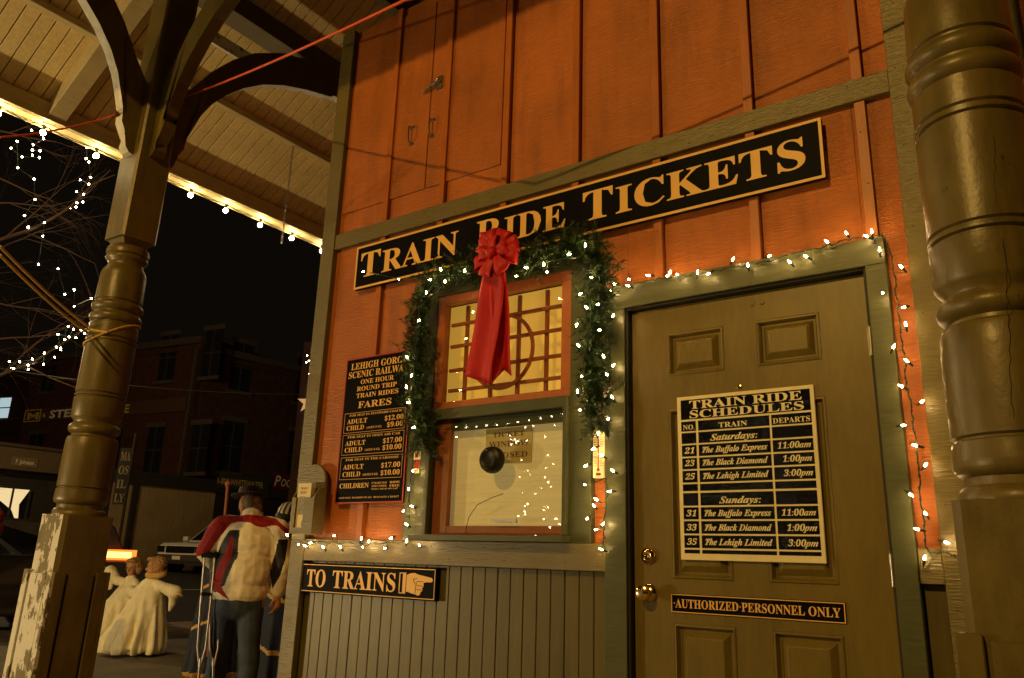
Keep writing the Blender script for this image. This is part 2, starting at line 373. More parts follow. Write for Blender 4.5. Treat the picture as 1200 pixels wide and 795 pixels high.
# window
win = link('ticket_window', MB().box(-1.035, -0.265, -0.035, 0.03, 1.650, 1.700).mesh('ticket_window', M_casing), booth, bevel=0.003)
def wbox(name, x0, x1, z0, z1, y0, y1, m, bevel=0.002): return bbox(name, x0, x1, z0, z1, y0, y1, m, win, bevel)
wbox('casing', -1.175, -1.035, 1.098, 2.27, WY - 0.032, WY + 0.03, M_casing)
wbox('casing', -0.265, -0.160, 1.098, 2.27, WY - 0.032, WY + 0.03, M_casing)
wbox('header', -1.195, -0.14, 2.27, 2.36, WY - 0.036, WY + 0.03, M_casing)
wbox('sill', -1.075, -0.255, 1.098, 1.124, -0.085, 0.03, M_casing)
wbox('stop', -1.035, -1.012, 1.124, 1.650, -0.04, 0.03, M_casing); wbox('stop', -0.285, -0.265, 1.124, 1.650, -0.04, 0.03, M_casing)
# upper sash
wbox('sash_rail', -1.035, -0.265, 2.225, 2.27, -0.012, 0.03, M_sash); wbox('sash_rail', -1.035, -0.265, 1.700, 1.735, -0.012, 0.03, M_sash)
wbox('sash_stile', -1.035, -0.985, 1.735, 2.225, -0.012, 0.03, M_sash); wbox('sash_stile', -0.315, -0.265, 1.735, 2.225, -0.012, 0.03, M_sash)
wbox('glass_pane', -0.985, -0.315, 1.735, 2.225, 0.010, 0.013, M_glass, 0)
# lattice behind the upper glass
for xx in (-0.90, -0.745, -0.59, -0.435): wbox('lattice_bar', xx - 0.009, xx + 0.009, 1.735, 2.225, 0.050, 0.066, M_sash)
for zz in (1.80, 1.90, 2.02, 2.13): wbox('lattice_bar', -0.985, -0.315, zz - 0.008, zz + 0.008, 0.034, 0.0495, M_sash)
mb = MB(); n = 40; cx, cz, R0, R1 = -0.665, 1.955, 0.165, 0.182
for k in range(n):
    a, b = 2 * PI * k / n, 2 * PI * (k + 1) / n
    P = lambda r, t, y: (cx + r * math.cos(t), y, cz + r * math.sin(t))
    mb.poly([P(R0, a, .026), P(R0, b, .026), P(R1, b, .026), P(R1, a, .026)]); mb.poly([P(R0, a, .0335), P(R1, a, .0335), P(R1, b, .0335), P(R0, b, .0335)])
    mb.poly([P(R0, a, .026), P(R0, a, .0335), P(R0, b, .0335), P(R0, b, .026)]); mb.poly([P(R1, a, .026), P(R1, b, .026), P(R1, b, .0335), P(R1, a, .0335)])
mb.build('lattice_ring', M_sash, win, smooth=True)
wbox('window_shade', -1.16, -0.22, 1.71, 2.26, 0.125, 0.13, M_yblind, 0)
# lower light
wbox('glass_pane', -1.012, -0.285, 1.124, 1.650, -0.018, -0.015, M_glass, 0)
wbox('inner_frame', -1.012, -0.925, 1.124, 1.650, 0.004, 0.03, M_sash); wbox('inner_frame', -0.925, -0.285, 1.124, 1.165, 0.004, 0.03, M_sash)
wbox('inner_frame', -0.925, -0.285, 1.60, 1.650, 0.004, 0.03, M_casing)
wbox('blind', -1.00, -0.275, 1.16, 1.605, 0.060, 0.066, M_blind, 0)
wbox('window_back', -1.05, -0.25, 1.10, 2.28, 0.16, 0.17, M_dkwood, 0)
mb = MB(); mb.lathe([(0.001, 0.0), (0.052, 0.0), (0.058, 0.008), (0.060, 0.025), (0.054, 0.045), (0.038, 0.052), (0.03, 0.048), (0.001, 0.047)], 36, Matrix.Translation((-0.645, -0.017, 1.445)) @ Matrix.Rotation(PI / 2, 4, 'X'))
mb.build('speaking_port', M_dark, win, smooth=True)
mb = MB(); mb.tube([(-0.80, -0.012, 1.13), (-0.785, -0.011, 1.20), (-0.74, -0.010, 1.255), (-0.66, -0.010, 1.285), (-0.60, -0.010, 1.30)], 0.0015, 5); mb.build('cable', M_dark, win)
mb = MB(); mb.box(-0.645, -0.515, -0.028, -0.0185, 1.175, 1.192); mb.build('pass_plate', M_steel, win)
mb = MB(); P_ = MB()
mb.box(-0.755, -0.50, 0.052, 0.0585, 1.44, 1.60); paper = mb.build('closed_notice', M_paper, win)
P_ = MB(); fr = wall_frame(0.0505)
put(P_, 'TICKET', -0.715, -0.54, 1.560, 0.022, fr); put(P_, 'WINDOW', -0.735, -0.515, 1.515, 0.026, fr); put(P_, 'CLOSED', -0.725, -0.52, 1.465, 0.026, fr)
P_.build('notice_lettering', M_inkbrown, win)

# door
door = link('door', MB().mesh('door', M_door), booth)
mb = MB(); Y0, Y1 = 0.020, 0.060
cols = [(0.168, 0.400), (0.527, 0.757)]; rows = [(1.742, 1.918), (0.977, 1.610), (0.16, 0.822)]
DX0, DX1, DZ0, DZ1 = 0.012, 0.918, -0.20, 2.032
xs = [DX0, cols[0][0], cols[0][1], cols[1][0], cols[1][1], DX1]
for a, b in ((0, 1), (2, 3), (4, 5)): mb.box(xs[a], xs[b], Y0, Y1, DZ0, DZ1)
zs = [DZ0, rows[2][0], rows[2][1], rows[1][0], rows[1][1], rows[0][0], rows[0][1], DZ1]
for (c0, c1) in cols:
    for a, b in ((0, 1), (2, 3), (4, 5), (6, 7)): mb.box(c0, c1, Y0, Y1, zs[a], zs[b])
mb.build('door_slab', M_door, door)
for (c0, c1) in cols:
    for (r0, r1) in rows:
        mb = MB()
        def ring(i, y): return [(c0 + i, y, r0 + i), (c1 - i, y, r0 + i), (c1 - i, y, r1 - i), (c0 + i, y, r1 - i)]
        steps = [(0.0005, Y0 + 0.0005), (0.004, Y0 - 0.003), (0.009, Y0 - 0.0035), (0.013, Y0 + 0.006), (0.018, Y0 + 0.015), (0.025, Y0 + 0.015), (0.045, Y0 + 0.001), (0.048, Y0 - 0.0005)]
        rs = [ring(*s) for s in steps]
        for p, q in zip(rs, rs[1:]):
            for k in range(4): mb.poly([p[k], p[(k + 1) % 4], q[(k + 1) % 4], q[k]])
        mb.poly(rs[-1]); mb.build('door_panel', M_door, door)
# jamb + casing
M_jamb = mat('dark_weatherstrip', (0.02, 0.018, 0.012), 0.6)
bbox('jamb', -0.002, 0.008, -0.25, 2.045, -0.01, 0.07, M_jamb, door); bbox('jamb', 0.922, 0.932, -0.25, 2.045, -0.01, 0.07, M_jamb, door); bbox('jamb', 0.008, 0.922, 2.036, 2.046, -0.01, 0.07, M_jamb, door)
bbox('door_back', -0.01, 0.94, -0.25, 2.06, 0.07, 0.09, M_jamb, door)
bbox('door_casing', -0.096, -0.002, -0.25, 2.046, WY - 0.036, 0.05, M_casing, door)
bbox('door_casing', 0.932, 1.000, -0.25, 2.046, WY - 0.036, 0.05, M_casing, door)
bbox('door_header', -0.096, 1.000, 2.046, 2.145, WY - 0.038, 0.05, M_casing, door)
bbox('threshold', -0.1, 1.02, -0.25, -0.205, -0.12, 0.06, M_conc, door)
def knobM(x, z): return Matrix.Translation((x, Y0, z)) @ Matrix.Rotation(PI / 2, 4, 'X')
mb = MB(); mb.lathe([(0.001, 0), (0.033, 0), (0.033, 0.004), (0.028, 0.010), (0.016, 0.014), (0.012, 0.03), (0.018, 0.038), (0.027, 0.046), (0.029, 0.056), (0.026, 0.066), (0.017, 0.070), (0.001, 0.071)], 32, knobM(0.072, 0.922)); mb.build('door_knob', M_brass, door, smooth=True)
mb = MB(); mb.lathe([(0.001, 0.0715), (0.009, 0.0715), (0.009, 0.075), (0.001, 0.0752)], 20, knobM(0.072, 0.922)); mb.build('keyhole', M_steel, door, smooth=True)
mb = MB(); mb.lathe([(0.001, 0), (0.031, 0), (0.031, 0.006), (0.026, 0.014), (0.017, 0.019), (0.014, 0.018), (0.001, 0.018)], 32, knobM(0.072, 1.056)); mb.build('deadbolt', M_brass, door, smooth=True)
for hz in (1.78, 1.03):
    mb = MB(); mb.tube([(0.925, -0.004, hz - 0.05), (0.925, -0.004, hz + 0.05)], 0.008, 10); mb.box(0.915, 0.936, 0.002, 0.006, hz - 0.045, hz + 0.045); mb.ball((0.925, -0.004, hz + 0.054), 0.006)
    for k in range(1, 5): mb.tube([(0.925, -0.004, hz - 0.05 + 0.02 * k - 0.001), (0.925, -0.004, hz - 0.05 + 0.02 * k + 0.001)], 0.0092, 10)
    mb.build('hinge', M_steel, door, smooth=True)
mb = MB(); mb.lathe([(0.001, 0), (0.009, 0), (0.008, 0.005), (0.004, 0.006), (0.001, 0.006)], 16, knobM(0.455, 1.672)); mb.build('peephole', M_brass, door, smooth=True)
for hx in (0.517, 0.556):
    mb = MB(); mb.lathe([(0.001, 0), (0.009, 0), (0.007, 0.004), (0.001, 0.005)], 14, knobM(hx, 1.985)); mb.build('filler_plug', M_door, door, smooth=True)

nl_ = MB(); rn = random.Random(4)
def nail(x, y, z): nl_.lathe([(.0036, -.0012), (.0030, .0006), (.0002, .0008)], 6, Matrix.Translation((x, y, z)) @ Matrix.Rotation(PI / 2, 4, 'X'))
for b in bats[1:]:
    for k in range(14):
        z = 1.25 + k * .22 + rn.uniform(-.02, .02)
        if 2.66 < z < 2.80 or (z < 2.35 and b > -1.2) or z > 4.1: continue
        nail(b + rn.uniform(-.006, .006), WY - .0205, z)
for k in range(14): nail(-1.80 + k * .21, WY - .0285, 2.72 + .045 * (k % 2))
for z in [0.3 + .31 * k for k in range(12)]: nail(-1.93, WY - .0345, z); nail(-1.875, WY - .0345, z + .03); nail(1.095, WY - .0345, z)
for k in range(12): nail(-1.78 + k * .15, WY - .0305, 1.02); nail(-1.74 + k * .15, WY - .0305, 1.075)
nl_.build('nail_heads', mat('rusty_nail', (.10, .045, .02), .6), booth, kind='stuff')
# conduit on the wall by the right column
mb = MB(); mb.tube([(1.475, -0.03, -0.2), (1.475, -0.03, 3.9)], 0.016, 14)
for z in (0.6, 1.9, 2.62, 2.98): mb.tube([(1.475, -0.03, z - 0.03), (1.475, -0.03, z + 0.03)], 0.022, 14)
tag(mb.build('conduit', M_post, None, smooth=True), 'painted vertical conduit pipe with couplings beside the turned column', 'pipe')

def split_letters(o, parent):
    me = o.data; n = len(me.vertices); par = list(range(n))
    def fnd(a):
        while par[a] != a: par[a] = par[par[a]]; a = par[a]
        return a
    for e in me.edges:
        a, b = fnd(e.vertices[0]), fnd(e.vertices[1]); par[a] = b
    g = {}
    for p in me.polygons: g.setdefault(fnd(p.vertices[0]), []).append(p)
    for k, ps in g.items():
        ids = {}; mb = MB()
        for p in ps:
            f = []
            for v in p.vertices:
                if v not in ids: ids[v] = len(mb.v); mb.v.append(tuple(me.vertices[v].co))
                f.append(ids[v])
            mb.f.append(tuple(f)); mb.m.append(0)
        mb.build('letter', me.materials[0], parent)
    bpy.data.objects.remove(o)
# ------------------------------------------------------------------ signs on the booth
def sign_board(x0, x1, z0, z1, yb, th, bw, name, label, cat='sign', edge=M_gold, inset=0.0, parent=None, extra=None, face=M_black):
    t = thing(name, label, cat, ((x0 + x1) / 2, yb, z0))
    MB().box(x0, x1, yb - th, yb, z0, z1).build('sign_board', [face], t, bevel=0.0015)
    mb = MB(); y = yb - th - 0.0025; y2 = yb - th - 0.0003; a, b, c, d = x0 + inset, x1 - inset, z0 + inset, z1 - inset
    mb.box(a, b, y, y2, c, c + bw); mb.box(a, b, y, y2, d - bw, d); mb.box(a, a + bw, y, y2, c + bw, d - bw); mb.box(b - bw, b, y, y2, c + bw, d - bw)
    mb.build('border', edge, t)
    return t, wall_frame(yb - th - 0.0022)
t, fr = sign_board(-1.64, 0.83, 2.412, 2.660, -0.006, 0.022, 0.011, 'ticket_sign', 'long black and gold sign reading TRAIN RIDE TICKETS above the window')
mb = MB(); bz = 2.475
def caps(word, x0, x1, big, small, z, mb, fr, off=0.004):
    vs, fs, w0 = textmesh(word[0], 'serif', off); _, _, w1 = textmesh(word[1:], 'serif', off)
    A = w0 * big; B = w1 * small; g = 0.06 * big; k = (x1 - x0) / (A + B + g)
    put(mb, word[0], x0, x0 + A * k, z, big * CAP, fr, off=off); put(mb, word[1:], x0 + (A + g) * k, x1, z, small * CAP, fr, off=off)
caps('TRAIN', -1.60, -0.915, .205, .180, bz, mb, fr); caps('RIDE', -0.80, -0.29, .205, .180, bz, mb, fr); caps('TICKETS', -0.20, 0.765, .205, .180, bz, mb, fr)
split_letters(mb.build('lettering', M_gold, t), t)
for zx in ((-1.55), (0.79), (-0.4)): pass
# to trains
t, fr = sign_board(-1.865, -0.955, 0.838, 0.980, 0.012, 0.020, 0.0035, 'direction_sign', 'small black sign reading TO TRAINS with a gold pointing hand', inset=0.006)
mb = MB()
put(mb, 'TO', -1.815, -1.675, 0.868, 0.083, fr, off=0.004); put(mb, 'TRAINS', -1.625, -1.200, 0.868, 0.083, fr, off=0.004)
split_letters(mb.build('lettering', M_gold, t), t)
mb = MB()
def pl(pts, m=0, dy=0.0): mb.poly([fr(a, b) + Vector((0, dy, 0)) for a, b in pts], m)
X0 = -1.178
pl([(X0, .862), (X0 + .006, .862), (X0 + .006, .955), (X0, .955)]); pl([(X0 + .022, .862), (X0 + .042, .862), (X0 + .042, .955), (X0 + .022, .955)])
pl([(X0, .862), (X0 + .03, .862), (X0 + .03, .867), (X0, .867)]); pl([(X0, .950), (X0 + .03, .950), (X0 + .03, .955), (X0, .955)])
hand = [(.046, .872), (.046, .945), (.070, .953), (.095, .955), (.118, .948), (.150, .944), (.196, .937), (.203, .931), (.204, .924), (.198, .918), (.165, .917), (.150, .914), (.152, .905), (.150, .896), (.143, .892), (.146, .884), (.142, .876), (.134, .872), (.134, .865), (.126, .859), (.115, .858), (.108, .862), (.085, .865), (.062, .870)]
hand = [(X0 + a, b) for a, b in hand]; pl(hand[::-1])
for cut in ([(.108, .918), (.150, .917), (.150, .9195), (.108, .9205)], [(.112, .900), (.148, .898), (.148, .9005), (.112, .9025)], [(.110, .884), (.142, .880), (.142, .8825), (.110, .8865)], [(.085, .925), (.112, .932), (.112, .9345), (.085, .9275)], [(.100, .868), (.103, .868), (.110, .915), (.107, .915)], [(.085, .925), (.100, .905), (.103, .906), (.088, .926)]):
    pl([(X0 + a, b) for a, b in cut], 1, -0.0006)
mb.build('pointing_hand', [M_gold, M_black], t)
# authorized personnel
t, fr = sign_board(0.160, 0.770, 0.858, 0.925, Y0 - 0.0005, 0.004, 0.003, 'door_sign', 'narrow black strip on the door reading AUTHORIZED PERSONNEL ONLY', inset=0.002, edge=M_gold)
mb = MB(); put(mb, '\u00b7AUTHORIZED\u00b7PERSONNEL', 0.172, 0.640, 0.877, 0.030, fr, off=0.004); put(mb, 'ONLY', 0.652, 0.754, 0.877, 0.030, fr, off=0.004)
mb.build('lettering', M_gold, t, kind='stuff')
# schedule
sx0, sx1, sz0, sz1 = 0.208, 0.722, 1.045, 1.652
t = thing('schedule_sign', 'black and cream TRAIN RIDE SCHEDULES board fixed to the door', 'sign', ((sx0 + sx1) / 2, Y0, sz0))
yb = Y0 - 0.010
M_schedface = mat('glossy_black_vinyl', (0.006, 0.005, 0.006), 0.07, 0.25, 30, 0.6, (34, 34, 34), 0.6, dist=0.003)
MB().box(sx0, sx1, yb - 0.004, Y0 - 0.004, sz0, sz1).build('sign_board', [M_cream], t, bevel=0.001)
W_, H_ = sx1 - sx0, sz1 - sz0
def U(a): return sx0 + a * W_
def V(b): return sz1 - b * H_
rowsv = [(0.022, .148), (.160, .222), (.232, .300), (.310, .380), (.390, .458), (.468, .540), (.550, .592), (.604, .680), (.690, .762), (.772, .846), (.856, .930), (.940, .962)]
colsv = [(0.030, .145), (.162, .688), (.702, .975)]
mb = MB(); y = yb - 0.0046
for i, (a, b) in enumerate(rowsv):
    if i == 0: cs = [(0.030, .975)]
    else: cs = colsv
    for c0, c1 in cs: mb.box(U(c0), U(c1), y, yb - 0.0041, V(b), V(a))
mb.build('panel_cells', M_schedface, t)
mb = MB(); fr = wall_frame(y - 0.0006)
put(mb, 'TRAIN RIDE', U(.10), U(.92), V(.082), .032, fr, off=.004); put(mb, 'SCHEDULES', U(.10), U(.93), V(.141), .030, fr, off=.004)
put(mb, 'NO.', U(.045), U(.135), V(.212), .019, fr); put(mb, 'TRAIN', U(.32), U(.53), V(.212), .019, fr); put(mb, 'DEPARTS', U(.712), U(.965), V(.212), .019, fr)
put(mb, 'Saturdays:', U(.25), U(.60), V(.289), .024, fr, 'script', off=.012, shear=.15); put(mb, 'Sundays:', U(.30), U(.60), V(.668), .024, fr, 'script', off=.012, shear=.15)
for k, (no, tr, tm) in enumerate((('21', 'The Buffalo Express', '11:00am'), ('23', 'The Black Diamond', '1:00pm'), ('25', 'The Lehigh Limited', '3:00pm'))):
    for rr, nn in ((rowsv[3 + k], no), (rowsv[8 + k], ('31', '33', '35')[k])):
        zb = V(rr[1] - .019); put(mb, nn, U(.050), U(.128), zb, .022, fr, 'script', off=.008, shear=.25)
        put(mb, tr, U(.185), U(.665), zb, .022, fr, 'script', off=.012, shear=.15)
        put(mb, tm, U(.735 if k == 0 else .765), U(.96), zb, .022, fr, 'script', off=.006, shear=.2)
mb.build('lettering', M_cream, t, kind='stuff')
# fares board
fx0, fx1, fz0, fz1 = -1.645, -1.175, 1.272, 2.022
t, fr = sign_board(fx0, fx1, fz0, fz1, -0.007, 0.016, 0.006, 'fares_board', 'tall black fares board with gold print left of the window', edge=M_redpaint)
mb = MB(); cxm = (fx0 + fx1) / 2; Wf = fx1 - fx0
def L(s, a, b, zt, cap, st='serif', off=0.003): put(mb, s, fx0 + a * Wf, fx0 + b * Wf, fz0 + zt * (fz1 - fz0), cap, fr, st, off=off)
L('LEHIGH GORGE', .08, .93, .918, .035); L('SCENIC RAILWAY', .05, .95, .858, .035)
L('ONE HOUR', .25, .75, .808, .024); L('ROUND TRIP', .20, .80, .760, .024); L('TRAIN RIDES', .20, .83, .712, .024); L('FARES', .24, .74, .640, .034)
for (z0_, z1_, head, ad, ch) in ((.480, .612, 'FOR SEAT IN STANDARD COACH', '$12.00', '$9.00'), (.330, .462, 'FOR SEAT IN OPEN AIR CAR', '$17.00', '$10.00'), (.165, .308, 'FOR SEAT IN THE CABOOSE', '$17.00', '$10.00')):
    hh = z1_ - z0_
    L(head, .12, .90, z1_ - .026, .011, off=.002); L('ADULT', .09, .40, z0_ + hh * .42, .024); L(ad, .66, .93, z0_ + hh * .42, .024)
    L('CHILD', .09, .36, z0_ + hh * .08, .024); L('(AGES 3-12)', .40, .62, z0_ + hh * .10, .010, off=.002); L(ch, .66 if len(ch) > 5 else .70, .93, z0_ + hh * .08, .024)
    A, B, C, D = fx0 + .045 * Wf, fx0 + .955 * Wf, fz0 + (z0_ - .008) * (fz1 - fz0), fz0 + (z1_ - .004) * (fz1 - fz0); tt = .0018
    for q in ((A, B, C, C + tt), (A, B, D, D + tt), (A, A + tt, C, D), (B - tt, B, C, D)): mb.poly([fr(q[0], q[2]), fr(q[1], q[2]), fr(q[1], q[3]), fr(q[0], q[3])])
L('CHILDREN', .06, .50, .100, .024); L('2 YEARS OLD', .54, .76, .122, .009, off=.002); L('AND UNDER', .54, .76, .102, .009, off=.002); L('RIDE', .80, .94, .122, .010); L('FREE', .80, .94, .100, .010); L('WHEN HELD ON LAP', .54, .92, .084, .007, off=0)
L('EACH SEAT  BOARDED ON ALL  MUST HAVE A TICKET', .06, .94, .032, .008, off=.001)
mb.build('lettering', M_gold, t, kind='stuff')
# thermometer, stickers
t = thing('thermometer', 'beige wall thermometer between the window and door casings', 'thermometer', (-0.13, 0, 1.35))
MB().box(-0.156, -0.101, -0.012, WY, 1.352, 1.548).build('back_plate', M_cream, t, bevel=0.003)
mb = MB(); mb.tube([(-0.129, -0.014, 1.39), (-0.129, -0.014, 1.53)], 0.0025, 8); mb.ball((-0.129, -0.014, 1.385), 0.006)
mb.build('glass_tube', M_redpaint, t)
mb = MB()
for k in range(14): mb.box(-0.148 if k % 2 else -0.15, -0.136, -0.0128, -0.0121, 1.40 + k * 0.0095, 1.402 + k * 0.0095); mb.box(-0.122, -0.110, -0.0128, -0.0121, 1.40 + k * 0.0095, 1.402 + k * 0.0095)
mb.box(-0.14, -0.118, -0.0128, -0.0121, 1.362, 1.372); mb.build('scale_marks', M_ink, t, kind='stuff')
t = thing('sticker_strip', 'small red and cream stickers on the left window casing', 'sticker', (-1.11, 0, 1.41))
mb = MB(); y = WY - 0.0345
mb.box(-1.128, -1.085, y, y + .002, 1.470, 1.510, 0); mb.box(-1.126, -1.087, y, y + .002, 1.434, 1.464, 1); mb.box(-1.128, -1.090, y, y + .002, 1.405, 1.428, 0)
mb.box(-1.120, -1.100, y - .0006, y, 1.480, 1.500, 1); mb.build('sticker', [M_cream, M_redpaint], t)
# brochure box
t = thing('brochure_box', 'olive wooden brochure box with rounded back on the corner board', 'box', (-1.84, 0, 1.11))
mb = MB(); yb = WY - 0.0345
pr = [(-1.900, 1.14), (-1.715, 1.14), (-1.715, 1.38)] + [(-1.8075 + 0.0925 * math.cos(a), 1.385 + 0.0925 * math.sin(a)) for a in [PI * k / 12 for k in range(13)]] + [(-1.900, 1.38)]
mb.prism(pr, lambda u, v: Vector((u, yb, v)), lambda u, v: Vector((u, yb - 0.016, v))); mb.build('back_board', M_trim, t, bevel=0.002)
mb = MB(); b0, b1 = -1.868, -1.700
side = [(yb - 0.016, 1.120), (yb - 0.090, 1.120), (yb - 0.090, 1.30), (yb - 0.06, 1.345), (yb - 0.016, 1.35)]
for xx in (b0, b1 - 0.012): mb.prism(side, lambda u, v, xx=xx: Vector((xx, u, v)), lambda u, v, xx=xx: Vector((xx + 0.012, u, v)))
mb.box(b0 + .012, b1 - .012, yb - 0.090, yb - 0.016, 1.120, 1.132)
mb.box(b0 + .012, b0 + .03, yb - .090, yb - .080, 1.132, 1.30); mb.box(b1 - .075, b1 - .012, yb - .090, yb - .080, 1.132, 1.30); mb.box(b0 + .03, b1 - .075, yb - .090, yb - .080, 1.132, 1.15)
mb.build('box_body', M_trim, t)
mb = MB(); mb.box(b0 + .022, b1 - .045, yb - .078, yb - .05, 1.134, 1.372); mb.build('brochures', mat('white_leaflet_paper', (0.72, 0.62, 0.40), 0.5), t)
mb = MB(); f2 = wall_frame(yb - .0790)
put(mb, 'TRAIN', b0 + .04, b1 - .07, 1.340, .012, f2); put(mb, 'RIDES', b0 + .045, b1 - .075, 1.320, .012, f2)
mb.build('leaflet_lettering', M_inkbrown, t)
mb = MB(); y = yb - .0795; mb.box(b0 + .042, b1 - .08, y, y + .001, 1.215, 1.305); mb.box(b0 + .075, b1 - .085, y, y + .001, 1.155, 1.185)
mb.build('leaflet_picture', mat('leaflet_print', (0.22, 0.20, 0.17), 0.5, 0.6, 60), t)

# ------------------------------------------------------------------ porch posts
def ogee_bracket(dx, dy, cx, cy, s0, post, zoff=0.0, under=M_white):
    """curved bracket springing from the post at half-width s0 in direction (dx,dy)"""
    inner = [(0.0, 3.555), (0.035, 3.565), (0.062, 3.60), (0.058, 3.65), (0.085, 3.70), (0.115, 3.755), (0.118, 3.80), (0.092, 3.815), (0.094, 3.835), (0.125, 3.85), (0.150, 3.93), (0.20, 4.07), (0.27, 4.20), (0.37, 4.33), (0.50, 4.46), (0.66, 4.58), (0.85, 4.68), (1.07, 4.76), (1.32, 4.83), (1.36, 4.86), (1.46, 4.87), (1.50, 4.92), (1.50, 5.03)]
    outer = [(1.05, 5.03), (0.80, 4.95), (0.55, 4.80), (0.38, 4.64), (0.22, 4.44), (0.10, 4.24), (0.0, 4.10)]
    P = lambda s, z, w: Vector((cx + dx * (s0 + s) - dy * w, cy + dy * (s0 + s) + dx * w, z + zoff))
    h = 0.042
    poly = inner + outer; n = len(poly)
    mb = MB()
    # side faces triangulated via strips: pair inner samples with outer samples
    def side(w, flip):
        vs = [P(s, z, w) for s, z in poly]
        bm = bmesh.new(); bv = [bm.verts.new(v) for v in vs]; f = bm.faces.new(bv); r = bmesh.ops.triangulate(bm, faces=[f])
        bm.verts.index_update(); tr = [tuple(v.index for v in q.verts) for q in bm.faces]; co_ = [v.co.copy() for v in bm.verts]; bm.free()
        mb.add(co_, [q[::-1] if flip else q for q in tr], 0)
    side(-h, False); side(h, True)
    for i in range(n):
        a, b = poly[i], poly[(i + 1) % n]
        mb.poly([P(*a, -h), P(*a, h), P(*b, h), P(*b, -h)], 1 if (12 > i >= 9) or i < 3 or 3 <= i < len(inner) - 2 else 0)
    return mb.build('bracket', [M_post, under], post)
def turned_post(cx, cy, label, lean=0.0, brackets=(), peel=True):
    t = thing('porch_post', label, 'post', (cx, cy, -0.25), 'turned porch posts')
    t0 = len(t.children)
    def loc(v): return v
    T_ = Matrix.Translation((cx, cy, 0))
    r = 0.150
    prof = [(.129, 1.235), (.129, 1.268), (.138, 1.272), (.148, 1.282), (.152, 1.295), (.152, 1.312), (.150, 1.335), (.149, 1.358), (.140, 1.363), (.140, 1.368), (.149, 1.374), (.149, 1.40), (.149, 1.60), (.146, 1.655), (.140, 1.672), (.124, 1.682), (.123, 1.692), (.136, 1.700), (.146, 1.712), (.149, 1.726), (.146, 1.742), (.136, 1.754), (.124, 1.764), (.126, 1.774), (.140, 1.790), (.147, 1.805),
            (.148, 1.915), (.139, 1.920), (.139, 1.926), (.149, 1.931), (.149, 1.940), (.140, 1.945), (.140, 1.950), (.148, 1.956), (.147, 2.270), (.138, 2.275), (.138, 2.281), (.148, 2.286), (.148, 2.297), (.138, 2.302), (.138, 2.308), (.146, 2.314), (.145, 2.398), (.134, 2.403), (.134, 2.410), (.148, 2.420), (.154, 2.436), (.154, 2.450), (.147, 2.466), (.134, 2.474), (.134, 2.482), (.147, 2.492), (.154, 2.508), (.154, 2.522), (.147, 2.538), (.135, 2.546), (.135, 2.552), (.143, 2.558),
            (.141, 2.60), (.137, 2.735), (.130, 2.762), (.115, 2.785), (.107, 2.800), (.106, 2.815), (.112, 2.828), (.126, 2.840), (.129, 2.852), (.124, 2.864), (.120, 2.868), (.130, 2.876), (.131, 2.90), (.126, 2.918), (.112, 2.93)]
    MB().lathe(prof, 56, T_).build('turned_shaft', M_post, t, smooth=True)
    def sq(h, z0, z1, ch=0.03, h2=None):
        # square block with chamfered corners that run out (lamb's tongue)
        mbx = MB(); rings = []
        zs_ = [(z0, 0.004 if z0 < 1 else ch), (z0 + (z1 - z0) * .02 + .001, ch if z0 < 1 else ch), (z1 - 0.10, ch), (z1, ch + 0.0)]
        for z, c in zs_:
            pts = []
            for sx, sy in ((1, 1), (-1, 1), (-1, -1), (1, -1)):
                a = (sx * h, sy * (h - c)); b = (sx * (h - c), sy * h)
                pts += [a, b] if sx * sy > 0 else [b, a]
            rings.append([(cx + a, cy + b, z) for a, b in pts])
        n = 8
        for p, q in zip(rings, rings[1:]):
            for k in range(n):
                fa = (p[k][0] + p[(k + 1) % n][0]) / 2 - cx, (p[k][1] + p[(k + 1) % n][1]) / 2 - cy
                mbx.poly([p[k], p[(k + 1) % n], q[(k + 1) % n], q[k]], 1 if (peel and fa[1] < -abs(fa[0]) * 1.02 - 0.01) else 0)
        mbx.poly(rings[0][::-1]); mbx.poly(rings[-1]); return mbx
    sq(0.150, 0.86, 1.205, 0.022).build('base_block', [M_post, M_peel], t)
    # rounded shoulder between block and turning
    MB().lathe([(.140, 1.18), (.150, 1.206), (.148, 1.222), (.140, 1.238), (.130, 1.246), (.120, 1.247)], 40, T_).build('collar', M_post, t, smooth=True)
    # upper square
    mbu = MB(); h = 0.118
    mbu.lathe([(.100, 2.92), (.118, 2.945), (.140, 2.975), (.155, 3.01)], 4, T_ @ Matrix.Rotation(PI / 4, 4, 'Z'))
    mbu.build('neck', M_post, t, bevel=0.004)
    sq(h, 2.975, 3.56, 0.014).build('upper_block', [M_post, M_post], t)
    sq(h - 0.006, 3.56, 5.04, 0.012).build('king_block', [M_post, M_post], t)
    # boxed plinth
    for sx, sy in ((0, -1), (0, 1), (-1, 0), (1, 0)):
        mbp = MB(); a = 0.172; th = 0.022; iw = 0.06
        def bx(u0, u1, v0, v1, z0, z1):
            if sx == 0: mbp.box(cx + u0, cx + u1, *(sorted((cy + sy * v0, cy + sy * v1))), z0, z1)
            else: mbp.box(*(sorted((cx + sx * v0, cx + sx * v1))), cy + u0, cy + u1, z0, z1)
        e = a if sx == 0 else a - th - .001
        bx(-e, -e + iw, a - th, a, -0.25, 0.885); bx(e - iw, e, a - th, a, -0.25, 0.885)
        bx(-e + iw + .014, e - iw - .014, a - th - .002, a - .006, -0.25, 0.872)
        mbp.build('plinth_board', M_peel if (peel and sy == -1) else M_post, t, bevel=0.003)
    MB().box(cx - .148, cx + .148, cy - .148, cy + .148, -0.25, 0.88).build('plinth_core', M_post, t)
    for (dx, dy) in brackets: ogee_bracket(dx, dy, cx, cy, 0.112, t, under=M_post if dx else M_white)
    return t
PX, PY = -3.50, -0.35
